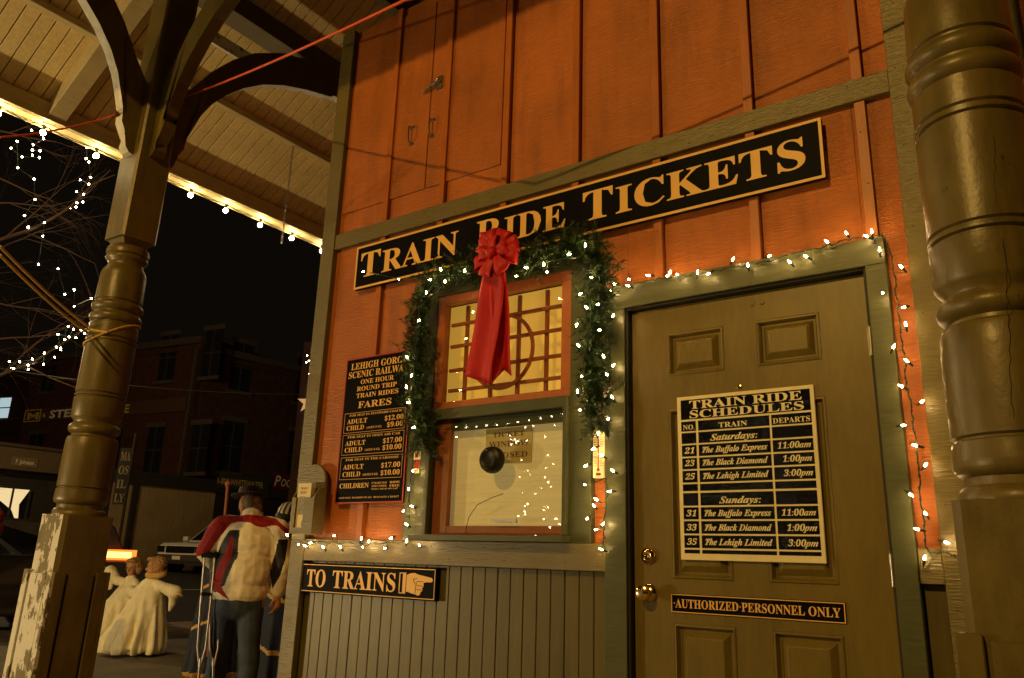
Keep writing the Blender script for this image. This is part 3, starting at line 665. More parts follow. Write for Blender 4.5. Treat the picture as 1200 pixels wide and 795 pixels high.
tl = turned_post(PX, PY, 'turned olive porch post left of the booth, white paint flaking on its base', brackets=((0, -1), (0, 1), (1, 0)))
# the old post leans a touch
tl.rotation_euler = (0, math.radians(1.6), 0)
tl.location.x -= 0.075
tr = turned_post(1.317, -0.35, 'large turned olive porch column close by, right of the door', peel=False)
def crack(a0, zz, r0=.1495, w=.0016):
    mb = MB(); rc = random.Random(int(a0 * 100)); pts = []
    for k in range(len(zz)):
        a = a0 + rc.uniform(-.025, .025) + k * .012; r0_ = r0; pts.append(Vector((1.317 + r0 * math.cos(a), -.35 + r0 * math.sin(a), zz[k])))
    mb.tube(pts, [.0004] + [w] * (len(pts) - 2) + [.0004], 5); mb.build('crack', M_dark, tr)
crack(-1.50, [1.40 + .022 * k for k in range(23)], .1488, .0009); crack(-1.28, [1.97 + .02 * k for k in range(12)], .1472, .0007)

# ------------------------------------------------------------------ porch roof
roof = thing('porch_roof', 'porch roof of cream boards on beams reaching over the posts', 'roof', (-1, 1, 4.3))
K = 0.60; EX, EZ = -5.07, 4.50
EYF = -2.10
YB = 9.0
def zr(x): return EZ + K * (x - EX)
XR = -0.6
pwid = 0.107
n = int((YB - EYF) / pwid)
for i in range(n):
    y0 = EYF + i * pwid; y1 = y0 + pwid - 0.009
    x1 = min(XR, EX + (y0 - EYF) + 0.02) if y0 < EYF + (XR - EX) else XR
    if x1 - EX < 0.06: continue
    mb = MB(); a = random.uniform(-.001, .001)
    vs = [(EX - .06, y0, zr(EX - .06) + a), (x1, y0, zr(x1) + a), (x1, y1, zr(x1) + a), (EX - .06, y1, zr(EX - .06) + a)]
    vs2 = [(p[0], p[1], p[2] + .02) for p in vs]
    mb.add(vs + vs2, [(0, 3, 2, 1), (4, 5, 6, 7), (0, 1, 5, 4), (1, 2, 6, 5), (2, 3, 7, 6), (3, 0, 4, 7)])
    mb.build('ceiling_board', M_ceil, roof, bevel=0.002)
# roof covering over the boards, closing the joints, and the front slope
mb = MB()
mb.poly([(EX - .08, EYF, zr(EX - .08) + .03), (XR, YB, zr(XR) + .03), (EX - .08, YB, zr(EX - .08) + .03)][::1])
mb.poly([(EX - .08, EYF, zr(EX - .08) + .03), (XR, EYF + XR - EX + .08, zr(XR) + .03), (XR, YB, zr(XR) + .03)])
mb.poly([(EX - .08, EYF, zr(EX - .08) + .03), (8, EYF, zr(EX - .08) + .03), (8, EYF + XR - EX + .08, zr(XR) + .03), (XR, EYF + XR - EX + .08, zr(XR) + .03)])
mb.poly([(XR, EYF + XR - EX + .08, zr(XR) + .03), (8, EYF + XR - EX + .08, zr(XR) + .03), (8, YB, zr(XR) + .03), (XR, YB, zr(XR) + .03)])
mb.build('roof_covering', M_beamdk, roof)
def ybeam(x0, x1, z0, z1, y0=-2.05, y1=YB, m=M_beam, name='beam'): MB().box(x0, x1, y0, y1, z0, z1).build(name, m, roof, bevel=0.004)
ybeam(EX - .10, EX - .06, 4.345, 4.56, EYF - .04, YB, M_beam, 'fascia_board')
ybeam(EX - .058, EX + .045, 4.350, 4.375, EYF, YB, M_ceil, 'soffit_board')
ybeam(EX + .045, EX + .085, 4.352, 4.50, EYF, YB, M_beam, 'eave_beam')
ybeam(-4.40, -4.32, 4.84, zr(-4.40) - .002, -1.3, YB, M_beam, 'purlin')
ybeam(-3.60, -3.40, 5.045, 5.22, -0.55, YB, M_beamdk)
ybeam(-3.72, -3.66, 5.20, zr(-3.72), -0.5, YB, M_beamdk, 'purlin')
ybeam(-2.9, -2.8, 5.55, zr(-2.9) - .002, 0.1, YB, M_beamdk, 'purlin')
MB().box(-3.90, -3.87, 0.22, 0.92, 5.03, 5.145).build('pale_board', M_white, roof)  # pale board, much lighter than the beams beside it
# front beam over the posts and front fascia
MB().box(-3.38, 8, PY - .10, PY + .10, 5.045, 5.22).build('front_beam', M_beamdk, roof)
MB().box(EX - .10, 8, EYF - .10, EYF - .04, 4.45, 4.60).build('fascia_board', M_beam, roof)
# rafters running down to the eave
def rafter(y0, y1, xa=-5.06, xb=-3.62, dz=0.17, m=M_beam):
    mb = MB(); P = [(xa, zr(xa) - dz), (xb, zr(xb) - dz), (xb, zr(xb) - .002), (xa, zr(xa) - .002)]
    mb.prism(P, lambda u, v: Vector((u, y0, v)), lambda u, v: Vector((u, y1, v))); mb.build('rafter', m, roof, bevel=0.004)
rafter(-0.44, -0.30); rafter(4.3, 4.44)
# chain hanging from the purlin
mb = MB()
top = onX(345, 160, -4.36); bot = onX(335, 262, -4.36)
cp = Vector((-4.36, top.y, 4.84)); nlk = 34; ll = 0.03
for k in range(nlk):
    c = cp - Vector((0, 0, k * ll)); a = 0 if k % 2 else PI / 2; pts = []
    for j in range(9):
        tt = 2 * PI * j / 8; u, v = 0.009 * math.cos(tt), 0.019 * math.sin(tt); pts.append(c + Vector((u * math.cos(a), u * math.sin(a), v - .015)))
    mb.tube(pts, 0.0032, 5, cap=False)
tag(mb.build('hanging_chain', M_steel, None), 'thin metal chain hanging below the porch ceiling', 'chain')
# globe bulbs along the eave
gb = thing('eave_light_string', 'string of round warm bulbs along the left porch eave', 'string lights', (-5.07, 0, 4.3))
globe = MB().ball((0, 0, 0), 0.023, 14).mesh('globe_bulb', M_globe)
ys = [-2.0, -1.6, -1.17, -0.74, -0.40, 0.04, 0.52, 0.95, 1.34, 1.75, 2.16, 2.58, 3.0, 3.42, 3.85, 4.3, 4.7]
for p in globe.polygons: p.use_smooth = True
wires = MB(); socks = MB()
for i, yy in enumerate(ys):
    z = 4.285 + random.uniform(-.006, .006)
    o = link('globe_bulb', globe, gb); o.location = Vector(o.location) + Vector((-5.115, yy, z))
    socks.tube([(-5.115, yy, z + 0.024), (-5.115, yy, z + 0.066)], 0.014, 8)
    if i: 
        pa = Vector((-5.118, ys[i - 1], 4.345)); pb = Vector((-5.118, yy, 4.345)); wires.tube([pa, (pa + pb) / 2 - Vector((0, 0, .02)), pb], 0.004, 5)
wires.build('light_wire', M_wire, gb); socks.build('bulb_sockets', M_wire, gb)

# cords and ropes
P0 = at(232, 108, 5.5); PA = Vector((-3.52, -0.565, 3.842)); PB = at(188, 124, 5.62)
q = ray(475, 0); tq = 3.1; P1 = CAMP + q * tq
P2 = Vector((1.19, -.43, 3.135))
L0 = at(0, 161, 4.6)
def sag(a, b, s, n=10): return [a.lerp(b, i / n) - Vector((0, 0, s * 4 * (i / n) * (1 - i / n))) for i in range(n + 1)]
mb = MB(); mb.tube(sag(L0, PA, .03) + [PB, P0] + sag(P0, P1, .02)[1:] + sag(P1, P2, .02)[1:], .006, 8)
tag(mb.build('extension_cord', M_cord, None, smooth=True), 'orange extension cord strung from the left post up over the ticket window', 'cord')
mb = MB(); ropez = 2.36
for (px, py, dz) in ((0, 289, .012), (0, 299, -.03)):
    mb.tube(sag(at(px, py, 3.9), Vector((-3.66, -0.38, ropez + dz)), .02), .0075, 7)
mb.tube([(PX - .005 + .152 * math.cos(a), PY + .152 * math.sin(a), ropez + .02 * math.sin(a * 2 + 1) + (a / 20)) for a in [-PI + 2 * PI * k / 30 for k in range(31)]], .007, 7)
mb.tube([(PX - .15, PY - .05, ropez + .03), (PX - .02, PY - .165, ropez - .02), (PX + .13, PY - .10, ropez - .045)], .007, 7)
tag(mb.build('tie_rope', M_rope, None, smooth=True), 'double yellow rope tied round the left turned post', 'rope')

# ------------------------------------------------------------------ garland
gl = thing('evergreen_garland', 'dark evergreen garland framing the top and sides of the ticket window', 'garland', (-0.65, 0, 1.5))
path = [onY(px, py, yy) for px, py, yy in ((497,522,-.06),(494,480,-.07),(492,440,-.08),(492,400,-.08),(495,362,-.08),(508,334,-.09),(540,318,-.09),(575,312,-.09),(612,305,-.09),(645,298,-.09),(672,288,-.09),(694,290,-.09),(704,318,-.09),(702,355,-.08),(698,395,-.08),(698,432,-.08),(700,468,-.07),(703,500,-.06))]
def ppt(u):
    k = min(int(u), len(path) - 2); f = u - k; return path[k].lerp(path[k + 1], f), (path[k + 1] - path[k]).normalized()
rg = random.Random(11); ndl = MB()
stems = MB(); stems.tube(path, .008, 6)
for i in range(1150):
    u = rg.uniform(0, len(path) - 1.001); p, d = ppt(u)
    a = rg.uniform(0, 2 * PI); e1 = Vector((0, -1, 0)); e2 = d.cross(e1).normalized()
    out = (e1 * abs(math.cos(a)) * .8 + e2 * math.sin(a) * 1.1); sg = rg.choice((-1, 1))
    dirv = (out + d * sg * rg.uniform(.4, 1.6)).normalized(); ln = rg.uniform(.05, .13) * (1.35 if rg.random() < .12 else 1) * (1 + .25 * math.sin(u * 5.1) * math.sin(u * 2.3 + 1))
    if u > len(path) - 4: ln *= .8
    base = p; tip = p + dirv * ln; tip.y = max(-.2, min(tip.y, -.015)); stems.tube([base, base.lerp(tip, .8)], .0008, 3, cap=False)
    dd = (tip - base).normalized(); o1 = dd.orthogonal().normalized(); o2 = dd.cross(o1); mi = rg.choice((0, 0, 0, 1, 1, 2))
    for j in range(34):
        s = rg.uniform(.15, 1.0); b0_ = base.lerp(tip, s); t2 = rg.uniform(0, 2 * PI)
        nd = (o1 * math.cos(t2) + o2 * math.sin(t2) + dd * rg.uniform(.3, 1.0)).normalized(); nl = rg.uniform(.018, .034)
        wv = nd.cross(dd).normalized() * .0024; e = b0_ + nd * nl
        ndl.poly([b0_ - wv, b0_ + wv, e], mi)
ndl.build('needles', M_needle, gl, kind='stuff'); stems.build('stems', M_bark, gl)

# bow
bow = thing('red_bow', 'large red ribbon bow with two long tails over the window', 'bow', (-0.70, -0.2, 1.8))
bc = onY(581, 299, -.20); rb = random.Random(3)
def ribbon(name, pts, widths, wdir, thick=.0014):
    mb = MB(); n = len(pts); pts = [Vector(p) for p in pts]
    for i in range(n - 1):
        a, b = pts[i], pts[i + 1]; wa = wdir(i) * widths[i] / 2; wb = wdir(i + 1) * widths[i + 1] / 2
        m = 5
        for k in range(m):
            f0, f1 = -1 + 2 * k / m, -1 + 2 * (k + 1) / m
            rip = lambda p, f, i_: Vector((0, -.006 * math.cos(f * 4 + i_ * .3), 0))
            mb.poly([a + wa * f0 + rip(a, f0, i), a + wa * f1 + rip(a, f1, i), b + wb * f1 + rip(b, f1, i + 1), b + wb * f0 + rip(b, f0, i + 1)])
    o = mb.build(name, M_red, bow)
    bm = bmesh.new(); bm.from_mesh(o.data); bmesh.ops.remove_doubles(bm, verts=bm.verts, dist=1e-5); bmesh.ops.recalc_face_normals(bm, faces=bm.faces); bm.to_mesh(o.data); bm.free()
    for p in o.data.polygons: p.use_smooth = True
    so = o.modifiers.new('s', 'SOLIDIFY'); so.thickness = thick
    return o
loops = [(20, .125, .08), (65, .12, .09), (105, .135, .08), (150, .125, .09), (195, .12, .09), (240, .11, .08), (300, .11, .08), (345, .12, .08), (85, .08, .07), (170, .08, .07), (0, .08, .07)]
for ang, ln, wd in loops:
    ang = math.radians(ang + rb.uniform(-8, 8)); d = Vector((math.cos(ang), 0, math.sin(ang))); perp = Vector((-d.z, 0, d.x)); tilt = rb.uniform(-.5, .5)
    pts = []; wds = []
    for k in range(15):
        t_ = k / 14; rr = math.sin(PI * t_) ** .8 * ln; yo = (t_ - .5) * .10 * math.sin(PI * t_) - .02 * (ln < .12)
        pts.append(bc + d * rr + Vector((0, yo, 0))); wds.append(.022 + (wd - .022) * math.sin(PI * t_) ** .6)
    wv = (perp + Vector((0, tilt, 0))).normalized(); ribbon('bow_loop', pts, wds, lambda i, wv=wv: wv)
MB().ball(bc + Vector((0, -.035, 0)), (.028, .022, .026), 12).build('bow_knot', M_red, bow, smooth=True)
def tail(name, x0, x1, z1a, z1b, w0, w1, y1, notch):
    mb = MB(); n = 16; m = 8
    for i in range(n):
        for k in range(m):
            def P(i_, k_):
                t_ = i_ / n; f = k_ / m; cx_ = bc.x + x1 * t_ ; wdt = w0 + (w1 - w0) * min(1, t_ * 1.6)
                zb = z1a + (z1b - z1a) * f; zb += notch * (1 - abs(2 * f - 1))
                z = bc.z - .01 + (zb - bc.z) * t_
                return Vector((cx_ + (f - .5) * wdt, -.19 + (y1 + .19) * t_ - .012 * math.sin(f * PI * 2 + 1) * t_ - .008 * math.sin(t_ * 7 + f * 2), z))
            mb.poly([P(i, k), P(i, k + 1), P(i + 1, k + 1), P(i + 1, k)])
    o = mb.build(name, M_red, bow); bm = bmesh.new(); bm.from_mesh(o.data); bmesh.ops.remove_doubles(bm, verts=bm.verts, dist=1e-5); bm.to_mesh(o.data); bm.free()
    for p in o.data.polygons: p.use_smooth = True
    so = o.modifiers.new('s', 'SOLIDIFY'); so.thickness = .003
tail('ribbon_tail', 0, -.150, onY(545, 440, -.08).z, onY(573, 450, -.08).z, .11, .145, -.09, 0.0)
tail('ribbon_tail', 0, -.035, onY(575, 450, -.06).z, onY(592, 440, -.06).z, .08, .105, -.06, .05)

# ------------------------------------------------------------------ mini lights
sock_me = None
minib = MB().lathe([(.0016, 0), (.0030, .003), (.0034, .008), (.0024, .014), (.0005, .018)], 7).mesh('mini_bulb', M_bulb)
sockm = MB().lathe([(.0030, -.016), (.0036, -.012), (.0036, .002), (.0026, .004)], 7).mesh('socket', M_wire)
def light_set(name, label, pxs, wire, Y=-0.05, me=minib, parentcat='string lights', group='strings of mini lights on the booth'):
    pts = [onY(px, py, Y) for px, py in pxs]
    t = thing(name, label, parentcat, pts[0], group)
    rr = random.Random(len(pxs)); wm = MB()
    for (px, py), p in zip(pxs, pts):
        d = Vector((rr.uniform(-.8, .8), rr.uniform(-.9, -.1), rr.uniform(-.5, 1))).normalized()
        Rm = d.to_track_quat('Z', 'Y').to_matrix().to_4x4()
        M = Matrix.Translation(p) @ Rm
        b = link('bulb', me, t); b.matrix_parent_inverse = Matrix(); b.matrix_basis = world(t).inverted() @ M
        wm.lathe([(.0032, -.018), (.0040, -.013), (.0040, .001), (.0028, .003)], 7, M)
        # short lead to the main wire
        best = min(wire, key=lambda w_: (onY(*w_, Y + .012) - p).length)
        wm.tube([M @ Vector((0, 0, -.016)), onY(*best, Y + .012)], .0013, 4, cap=False)
    W = [onY(*w_, Y + .012) + Vector((rr.uniform(-.003, .003), rr.uniform(-.004, .004), rr.uniform(-.003, .003))) for w_ in wire]
    wm.tube(W, .0018, 5)
    for s in (-1, 1): wm.tube([q + Vector((.003 * s * math.sin(i * 2.1), 0, .003 * math.cos(i * 1.7))) for i, q in enumerate(W)], .0013, 4, cap=False)
    wm.build('light_wire', M_wire, t)
    return t
def wirepath(pts, n=6):
    out = []
    for a, b in zip(pts, pts[1:]):
        for k in range(n): out.append((a[0] + (b[0] - a[0]) * k / n, a[1] + (b[1] - a[1]) * k / n + 1.0 * math.sin(k * 2.2)))
    return out + [pts[-1]]
light_set('mini_light_string', 'mini lights along the ledge above the TO TRAINS sign', [(338, 629), (350, 638), (359, 641), (366, 636), (380, 643), (393, 628), (400, 643), (423, 633), (424, 641), (432, 636), (452, 643), (460, 630), (476, 636)], wirepath([(330, 629), (352, 634), (380, 636), (410, 636), (440, 637), (480, 636)]))
light_set('mini_light_string', 'mini lights running up the left window casing below the garland', [(472, 600), (478, 616), (484, 594), (479, 575), (484, 553), (492, 640)], wirepath([(478, 637), (479, 610), (480, 585), (482, 560), (484, 520)]))
light_set('mini_light_string', 'mini lights tangled between the window casing and the door casing', [(714, 344), (718, 372), (717, 430), (719, 468), (697, 461), (681, 481), (712, 492), (701, 510), (698, 525), (707, 535), (689, 545), (720, 553), (685, 568), (717, 576), (701, 587), (697, 594), (689, 607), (705, 616), (697, 621), (707, 645)],
          wirepath([(713, 344), (716, 372), (714, 400), (716, 430), (712, 468), (708, 490), (693, 515), (693, 545), (692, 568), (710, 560), (712, 576), (709, 600), (708, 625), (706, 643)]))
light_set('mini_light_string', 'mini lights draped along the top of the door header', [(722, 333), (738, 336), (738, 328), (762, 323), (785, 322), (781, 324), (793, 322), (817, 322), (832, 320), (858, 306), (877, 313), (900, 301), (927, 309), (947, 302), (971, 285), (993, 275), (1018, 278), (1022, 274)],
          wirepath([(713, 341), (738, 335), (762, 329), (790, 325), (817, 322), (840, 317), (870, 312), (900, 306), (930, 297), (960, 291), (990, 282), (1020, 277), (1034, 275)]))
light_set('mini_light_string', 'mini lights hanging down the right side of the door casing', [(1031, 296), (1058, 315), (1034, 343), (1061, 360), (1062, 383), (1046, 409), (1065, 425), (1059, 454), (1079, 472), (1056, 499), (1076, 523), (1083, 547), (1065, 578), (1086, 604), (1078, 621), (1106, 635), (1083, 657)],
          wirepath([(1034, 275), (1042, 292), (1048, 320), (1050, 343), (1053, 365), (1056, 395), (1061, 425), (1062, 454), (1068, 472), (1070, 499), (1074, 523), (1077, 547), (1078, 578), (1082, 604), (1084, 640), (1090, 650), (1106, 647), (1120, 652), (1131, 664)]), group='strings of mini lights on the booth')
light_set('mini_light_string', 'mini lights woven through the evergreen garland', [(427, 318), (468, 328), (517, 318), (545, 320), (506, 328), (521, 332), (490, 377), (479, 420), (482, 442), (476, 456), (481, 472), (604, 324), (619, 314), (637, 312), (669, 298), (686, 290), (692, 325), (678, 346), (702, 356), (689, 362), (675, 383), (704, 387), (679, 407), (682, 442), (677, 461), (641, 320), (500, 345), (708, 420), (487, 500), (712, 440)],
          wirepath([(427, 318), (468, 328), (517, 322), (495, 350), (485, 400), (482, 442), (481, 490), (484, 440), (492, 360), (530, 322), (604, 318), (650, 305), (690, 300), (690, 340), (692, 380), (684, 420), (684, 460)]), Y=-0.165)

# ------------------------------------------------------------------ ground, street
def gz(x):
    if x > -12.5: return -0.25
    if x > -26: return -0.40 + (-12.5 - x) / 13.5 * 0.80
    return 0.40
mb = MB(); xs_ = [60, -12.5, -12.51, -16, -20, -24, -26, -60, -400]; zs_ = [-0.27, -0.27, -0.40, gz(-16), gz(-20), gz(-24), 0.4, 0.4, 0.4]
for (xa, za), (xb, zb) in zip(zip(xs_, zs_), list(zip(xs_, zs_))[1:]): mb.poly([(xa, -300, za), (xa, 300, za), (xb, 300, zb), (xb, -300, zb)])
grp(mb.build('street', M_asph), 'structure')
pav = grp(MB().box(-12.3, 9, -9.5, 30, -0.269, -0.262).build('pavement', M_kerb), 'structure')
slab = MB().box(0.006, 1.494, 0.006, 1.494, -0.262, -0.25).mesh('paving_slab', M_conc)
for i in range(-9, 3):
    for j in range(-4, 12):
        if i > -2 and j > 0: continue
        o = link('paving_slab', slab, pav, bevel=0.004); o.location.x += i * 1.5 + 1.2 ; o.location.y += j * 1.5; o.location.z += random.uniform(-.0015, .0015)
kb = grp(MB().box(-12.5, -12.3, -60, 60, -0.42, -0.248).build('kerb', M_kerb, bevel=.01), 'structure')
mb = MB(); mb.box(-28.0, -25.2, -40, 80, 0.3, 0.50); grp(mb.build('far_pavement', M_conc), 'structure')
mb = MB()
for k in range(14): mb.poly([(-19.1, -20 + k * 5, gz(-19.1) + .004), (-18.98, -20 + k * 5, gz(-18.98) + .004), (-18.98, -17.5 + k * 5, gz(-18.98) + .004), (-19.1, -17.5 + k * 5, gz(-19.1) + .004)])
grp(mb.build('road_markings', M_signyel), 'structure')

# ------------------------------------------------------------------ street lamps outside the porch, and the added ground lamp
def street_lamp(p, label):
    g = -0.25
    t = thing('street_lamp', label, 'street lamp', (p.x, p.y - .45, g), 'street lamps')
    MB().lathe([(.14, g), (.14, g + .1), (.09, g + .25), (.055, g + .6), (.045, p.z + .1), (.03, p.z + .3)], 16, Matrix.Translation((p.x, p.y - .45, 0))).build('pole', M_dkwood, t, smooth=True)
    mb = MB(); mb.tube([(p.x, p.y - .45, p.z + .2), (p.x, p.y - .25, p.z + .36), (p.x, p.y, p.z + .32)], .02, 8); mb.build('arm', M_dkwood, t)
    MB().lathe([(.20, p.z + .14), (.16, p.z + .20), (.07, p.z + .28), (.03, p.z + .32)], 20, Matrix.Translation((p.x, p.y, 0))).build('shade', M_dkwood, t, smooth=True)
fl = thing('fill_lamp', 'added unseen floodlight on the pavement aimed up at the porch', 'fill_lamp', (LOW.x, LOW.y, -0.25))  # invented fixture for the added lamp that fills the ceiling
MB().box(LOW.x - .12, LOW.x + .12, LOW.y - .12, LOW.y + .12, -.25, -.22).build('base_plate', M_dkwood, fl)
mb = MB(); mb.tube([(LOW.x, LOW.y - .14, -.22), (LOW.x, LOW.y - .14, .40)], .018, 8); mb.build('stem', M_dkwood, fl)
MB().lathe([(.10, -.12), (.11, -.12), (.11, .06), (.10, .06)], 20, Matrix.Translation((LOW.x, LOW.y - .03, .43)) @ Matrix.Rotation(-1.0, 4, 'X') @ Matrix.Translation((0, 0, -.04))).build('shield', M_dkwood, fl, smooth=True)
street_lamp(KEY, 'tall dark street lamp standing out in front of the porch'); street_lamp(SIDE, 'dark street lamp at the kerb left of the porch')

# ------------------------------------------------------------------ background buildings
def facade_frame(A, B):
    d = (B - A); d.z = 0; Lh = d.length; d.normalize(); nrm = Vector((d.y, -d.x, 0))
    return d, nrm, Lh
def building(name, label, A, B, z0, z1, depth, mwall, windows=(), winh=(1.0, 1.9), arch=True, cornice=True):
    A = Vector((A[0], A[1], 0)); B = Vector((B[0], B[1], 0)); d, nrm, Lh = facade_frame(A, B)
    t = thing(name, label, 'building', (*((A + B) / 2).xy, z0))
    def Q(u, o, z): p = A + d * u + nrm * o; return Vector((p.x, p.y, z))
    def qbox(u0, u1, o0, o1, za, zb, nm, m, par=t):
        mb = MB(); vs = [Q(u, o, z) for z in (za, zb) for o in (o0, o1) for u in (u0, u1)]
        mb.add(vs, [(0, 2, 3, 1), (4, 5, 7, 6), (0, 1, 5, 4), (2, 6, 7, 3), (0, 4, 6, 2), (1, 3, 7, 5)]); return mb.build(nm, m, par)
    qbox(0, Lh, 0, -depth, z0, z1, 'wall', mwall)
    if cornice: qbox(-.1, Lh + .1, .18, -.2, z1 - .35, z1 - .05, 'cornice', M_stone); qbox(-.05, Lh + .05, .08, -.2, z1 - .62, z1 - .42, 'cornice', mwall)
    for (u, z, ww, wh, lit) in windows:
        f = qbox(u - ww / 2, u + ww / 2, .0, -.12 + .14, z, z + wh, 'window', M_litwin if lit else M_dkglass)
        qbox(u - ww / 2 - .12, u + ww / 2 + .12, .02, .12, z - .16, z, 'window_sill', M_stone, f)
        qbox(u - ww / 2 - .12, u + ww / 2 + .12, .02, .09, z + wh, z + wh + .22, 'window_lintel', M_stone, f)
        qbox(u - .03, u + .03, .021, .06, z, z + wh, 'window_bar', M_dkwood, f); qbox(u - ww / 2, u + ww / 2, .021, .065, z + wh / 2 - .04, z + wh / 2 + .04, 'window_bar', M_dkwood, f)
    return t, Q, qbox, Lh
# big brick building with the steak sign; its south front runs toward the street corner
A = at(30, 480, 39); B = at(226, 480, 34)
z1b = at(200, 393, 35).z
wins = []
t, Q, qbox, Lh = building('brick_building', 'dark red brick corner building with a steak house sign board', (A.x, A.y), (B.x, B.y), 0.4, z1b, 12, M_brick,
    windows=[(Lh_ * 13.5, z, 1.0, 2.1, 0) for Lh_ in (.10, .30, .50, .70, .90) for z in (8.3,)] + [(13.5 * f, 4.2, 1.0, 2.0, 0) for f in (.10, .5, .70, .90)])
pz = at(228, 406, 34)
qbox(Lh - .16, Lh - .02, .05, .20, .4, z1b - .6, 'downpipe', M_stone)
st = thing('steak_sign', 'long faded STEAK HOUSE sign board high on the brick building', 'sign', Q(Lh * .3, 0.1, 6.6))
sz0_, sz1_ = at(38, 497, 39).z, at(38, 482, 39).z
mbs = MB(); mbs.add([Q(u, o, z) for z in (sz0_, sz1_) for o in (.03, .12) for u in (.2, Lh * .97)], [(0, 2, 3, 1), (4, 5, 7, 6), (0, 1, 5, 4), (2, 6, 7, 3), (0, 4, 6, 2), (1, 3, 7, 5)])
mbs.build('sign_board', mat('dark_brown_board', (0.07, 0.035, 0.02), 0.6), st)
fr = lambda u, v: Q(u, .125, v)
mb = MB(); hh = sz1_ - sz0_
put(mb, 'M', .45, 1.3, sz0_ + hh * .2, hh * .55, fr, 'sans', m=1, off=.02); put(mb, '&', 1.55, 1.85, sz0_ + hh * .3, hh * .35, fr, 'sans', m=1)
put(mb, 'STEAK', 2.1, 5.0, sz0_ + hh * .2, hh * .6, fr, 'sans', m=0, off=.03); put(mb, 'HOUSE', 5.3, 7.6, sz0_ + hh * .2, hh * .6, fr, 'sans', m=1, off=.02);
mb.build('lettering', [M_signwhite, M_signyel], st)
mb = MB()
for q in ((.2, 1.45, 0, .08), (.2, 1.45, .92, 1), (.2, .28, 0, 1), (1.37, 1.45, 0, 1)): mb.poly([fr(q[0], sz0_ + hh * q[2]), fr(q[1], sz0_ + hh * q[2]), fr(q[1], sz0_ + hh * q[3]), fr(q[0], sz0_ + hh * q[3])])
mb.build('emblem_frame', M_signyel, st)
# side street front of the same row, beyond the downpipe
B2 = Vector((B.x + .3, B.y + .2, 0)); C2 = Vector((B.x + 2.5, B.y + 20, 0))
building('dark_brick_row', 'very dark brick row house beyond the downpipe, half lost in the night', (B2.x, B2.y), (C2.x, C2.y), 0.4, z1b - .4, 10, M_brick2,
    windows=[(u, z, 1.0, 2.2, 0) for u in (1.6, 5.0, 8.4, 11.8, 15.2) for z in (8.0, 4.4)])
# building far left with one lit window
A = at(-140, 480, 50); B = at(32, 480, 46)
zt = at(0, 440, 48).z
t3, Q3, qb3, L3 = building('corner_house', 'dark house at the far left with one lit upstairs window', (A.x, A.y), (B.x, B.y), 0.4, zt, 8, M_brick2, windows=[])
pA, pB = at(5, 492, 47), at(24, 468, 47)
u0 = (Vector((pA.x, pA.y, 0)) - Vector((A.x, A.y, 0))).dot((Vector((B.x, B.y, 0)) - Vector((A.x, A.y, 0))).normalized())
ww = 0.98
f = qb3(u0, u0 + ww, .03, .06, pA.z, pB.z, 'window', M_litwin)
qb3(u0 - .06, u0 + ww + .06, .061, .09, (pA.z + pB.z) / 2 - .03, (pA.z + pB.z) / 2 + .03, 'window_bar', M_dkwood, f)
qb3(u0 - .1, u0, .03, .12, pA.z - .1, pB.z + .1, 'window_frame', M_stone, f); qb3(u0 + ww, u0 + ww + .1, .03, .12, pA.z - .1, pB.z + .1, 'window_frame', M_stone, f)
# low shop row along the far kerb (plane X = -28)
SX = -28.0
sY = lambda px, py=600: onX(px, py, SX).y
ztop = onX(148, 551, SX).z
ya, yb_, yc, yd = sY(-60), sY(146), sY(250), sY(420)
low = thing('shop_row', 'low shop row across the street with beige side wall and dark fascia', 'building', (SX - 3, yb_, 0.4))
def lbox(nm, y0, y1, z0, z1, x0, x1, m, par=low): return MB().box(x0, x1, y0, y1, z0, z1).build(nm, m, par)
lbox('wall', yb_ - .6, yc, 0.4, ztop - .5, SX - 8, SX, M_stucco)
lbox('fascia', yb_ - .6, yd, ztop - .5, ztop, SX - 8, SX + .15, M_dkwood)
lbox('drainpipe', yb_ + .15, yb_ + .32, 0.4, ztop - .5, SX + .0, SX + .14, M_dkwood)
lbox('wall', ya, yb_ - .6, 0.4, ztop + .1, SX - 8, SX - .02, M_dkwood)
lbox('wall', yc, yd, 0.4, ztop - .5, SX - 8, SX - .03, M_dkwood)
zfa, zfb = onX(20, 552, SX).z, onX(20, 526, SX).z
lbox('signboard', ya, sY(92, 545), zfa, zfb, SX, SX + .5, mat('brown_fascia_paint', (0.10, 0.07, 0.035), 0.6))
lbox('gutter', ya, sY(92, 545) + .1, zfb, zfb + .1, SX - .1, SX + .6, M_stone)
mb = MB(); mb.box(SX + .5, SX + .53, sY(5, 543), sY(36, 543), onX(20, 548, SX).z, onX(20, 537, SX).z); mb.build('name_panel', mat('brown_name_panel', (0.16, 0.11, 0.05), 0.6), low)
mb = MB(); put(mb, 'F. Johnson', sY(10, 543), sY(31, 543), onX(20, 545, SX).z, .14, lambda u, v: Vector((SX + .54, u, v)), 'sans'); mb.build('lettering', M_signwhite, low)
y0_, y1_ = sY(-12), sY(30); zc0, zc1 = onX(15, 634, SX).z, onX(15, 573, SX).z
f = lbox('shop_window', y0_, y1_, zc0, zc1, SX + .0, SX + .05, M_dkglass)
for k in range(3): lbox('window_bar', y0_ + (y1_ - y0_) * (k + .0) / 2 - .03, y0_ + (y1_ - y0_) * k / 2 + .03, zc0, zc1, SX + .05, SX + .1, M_dkwood, f)
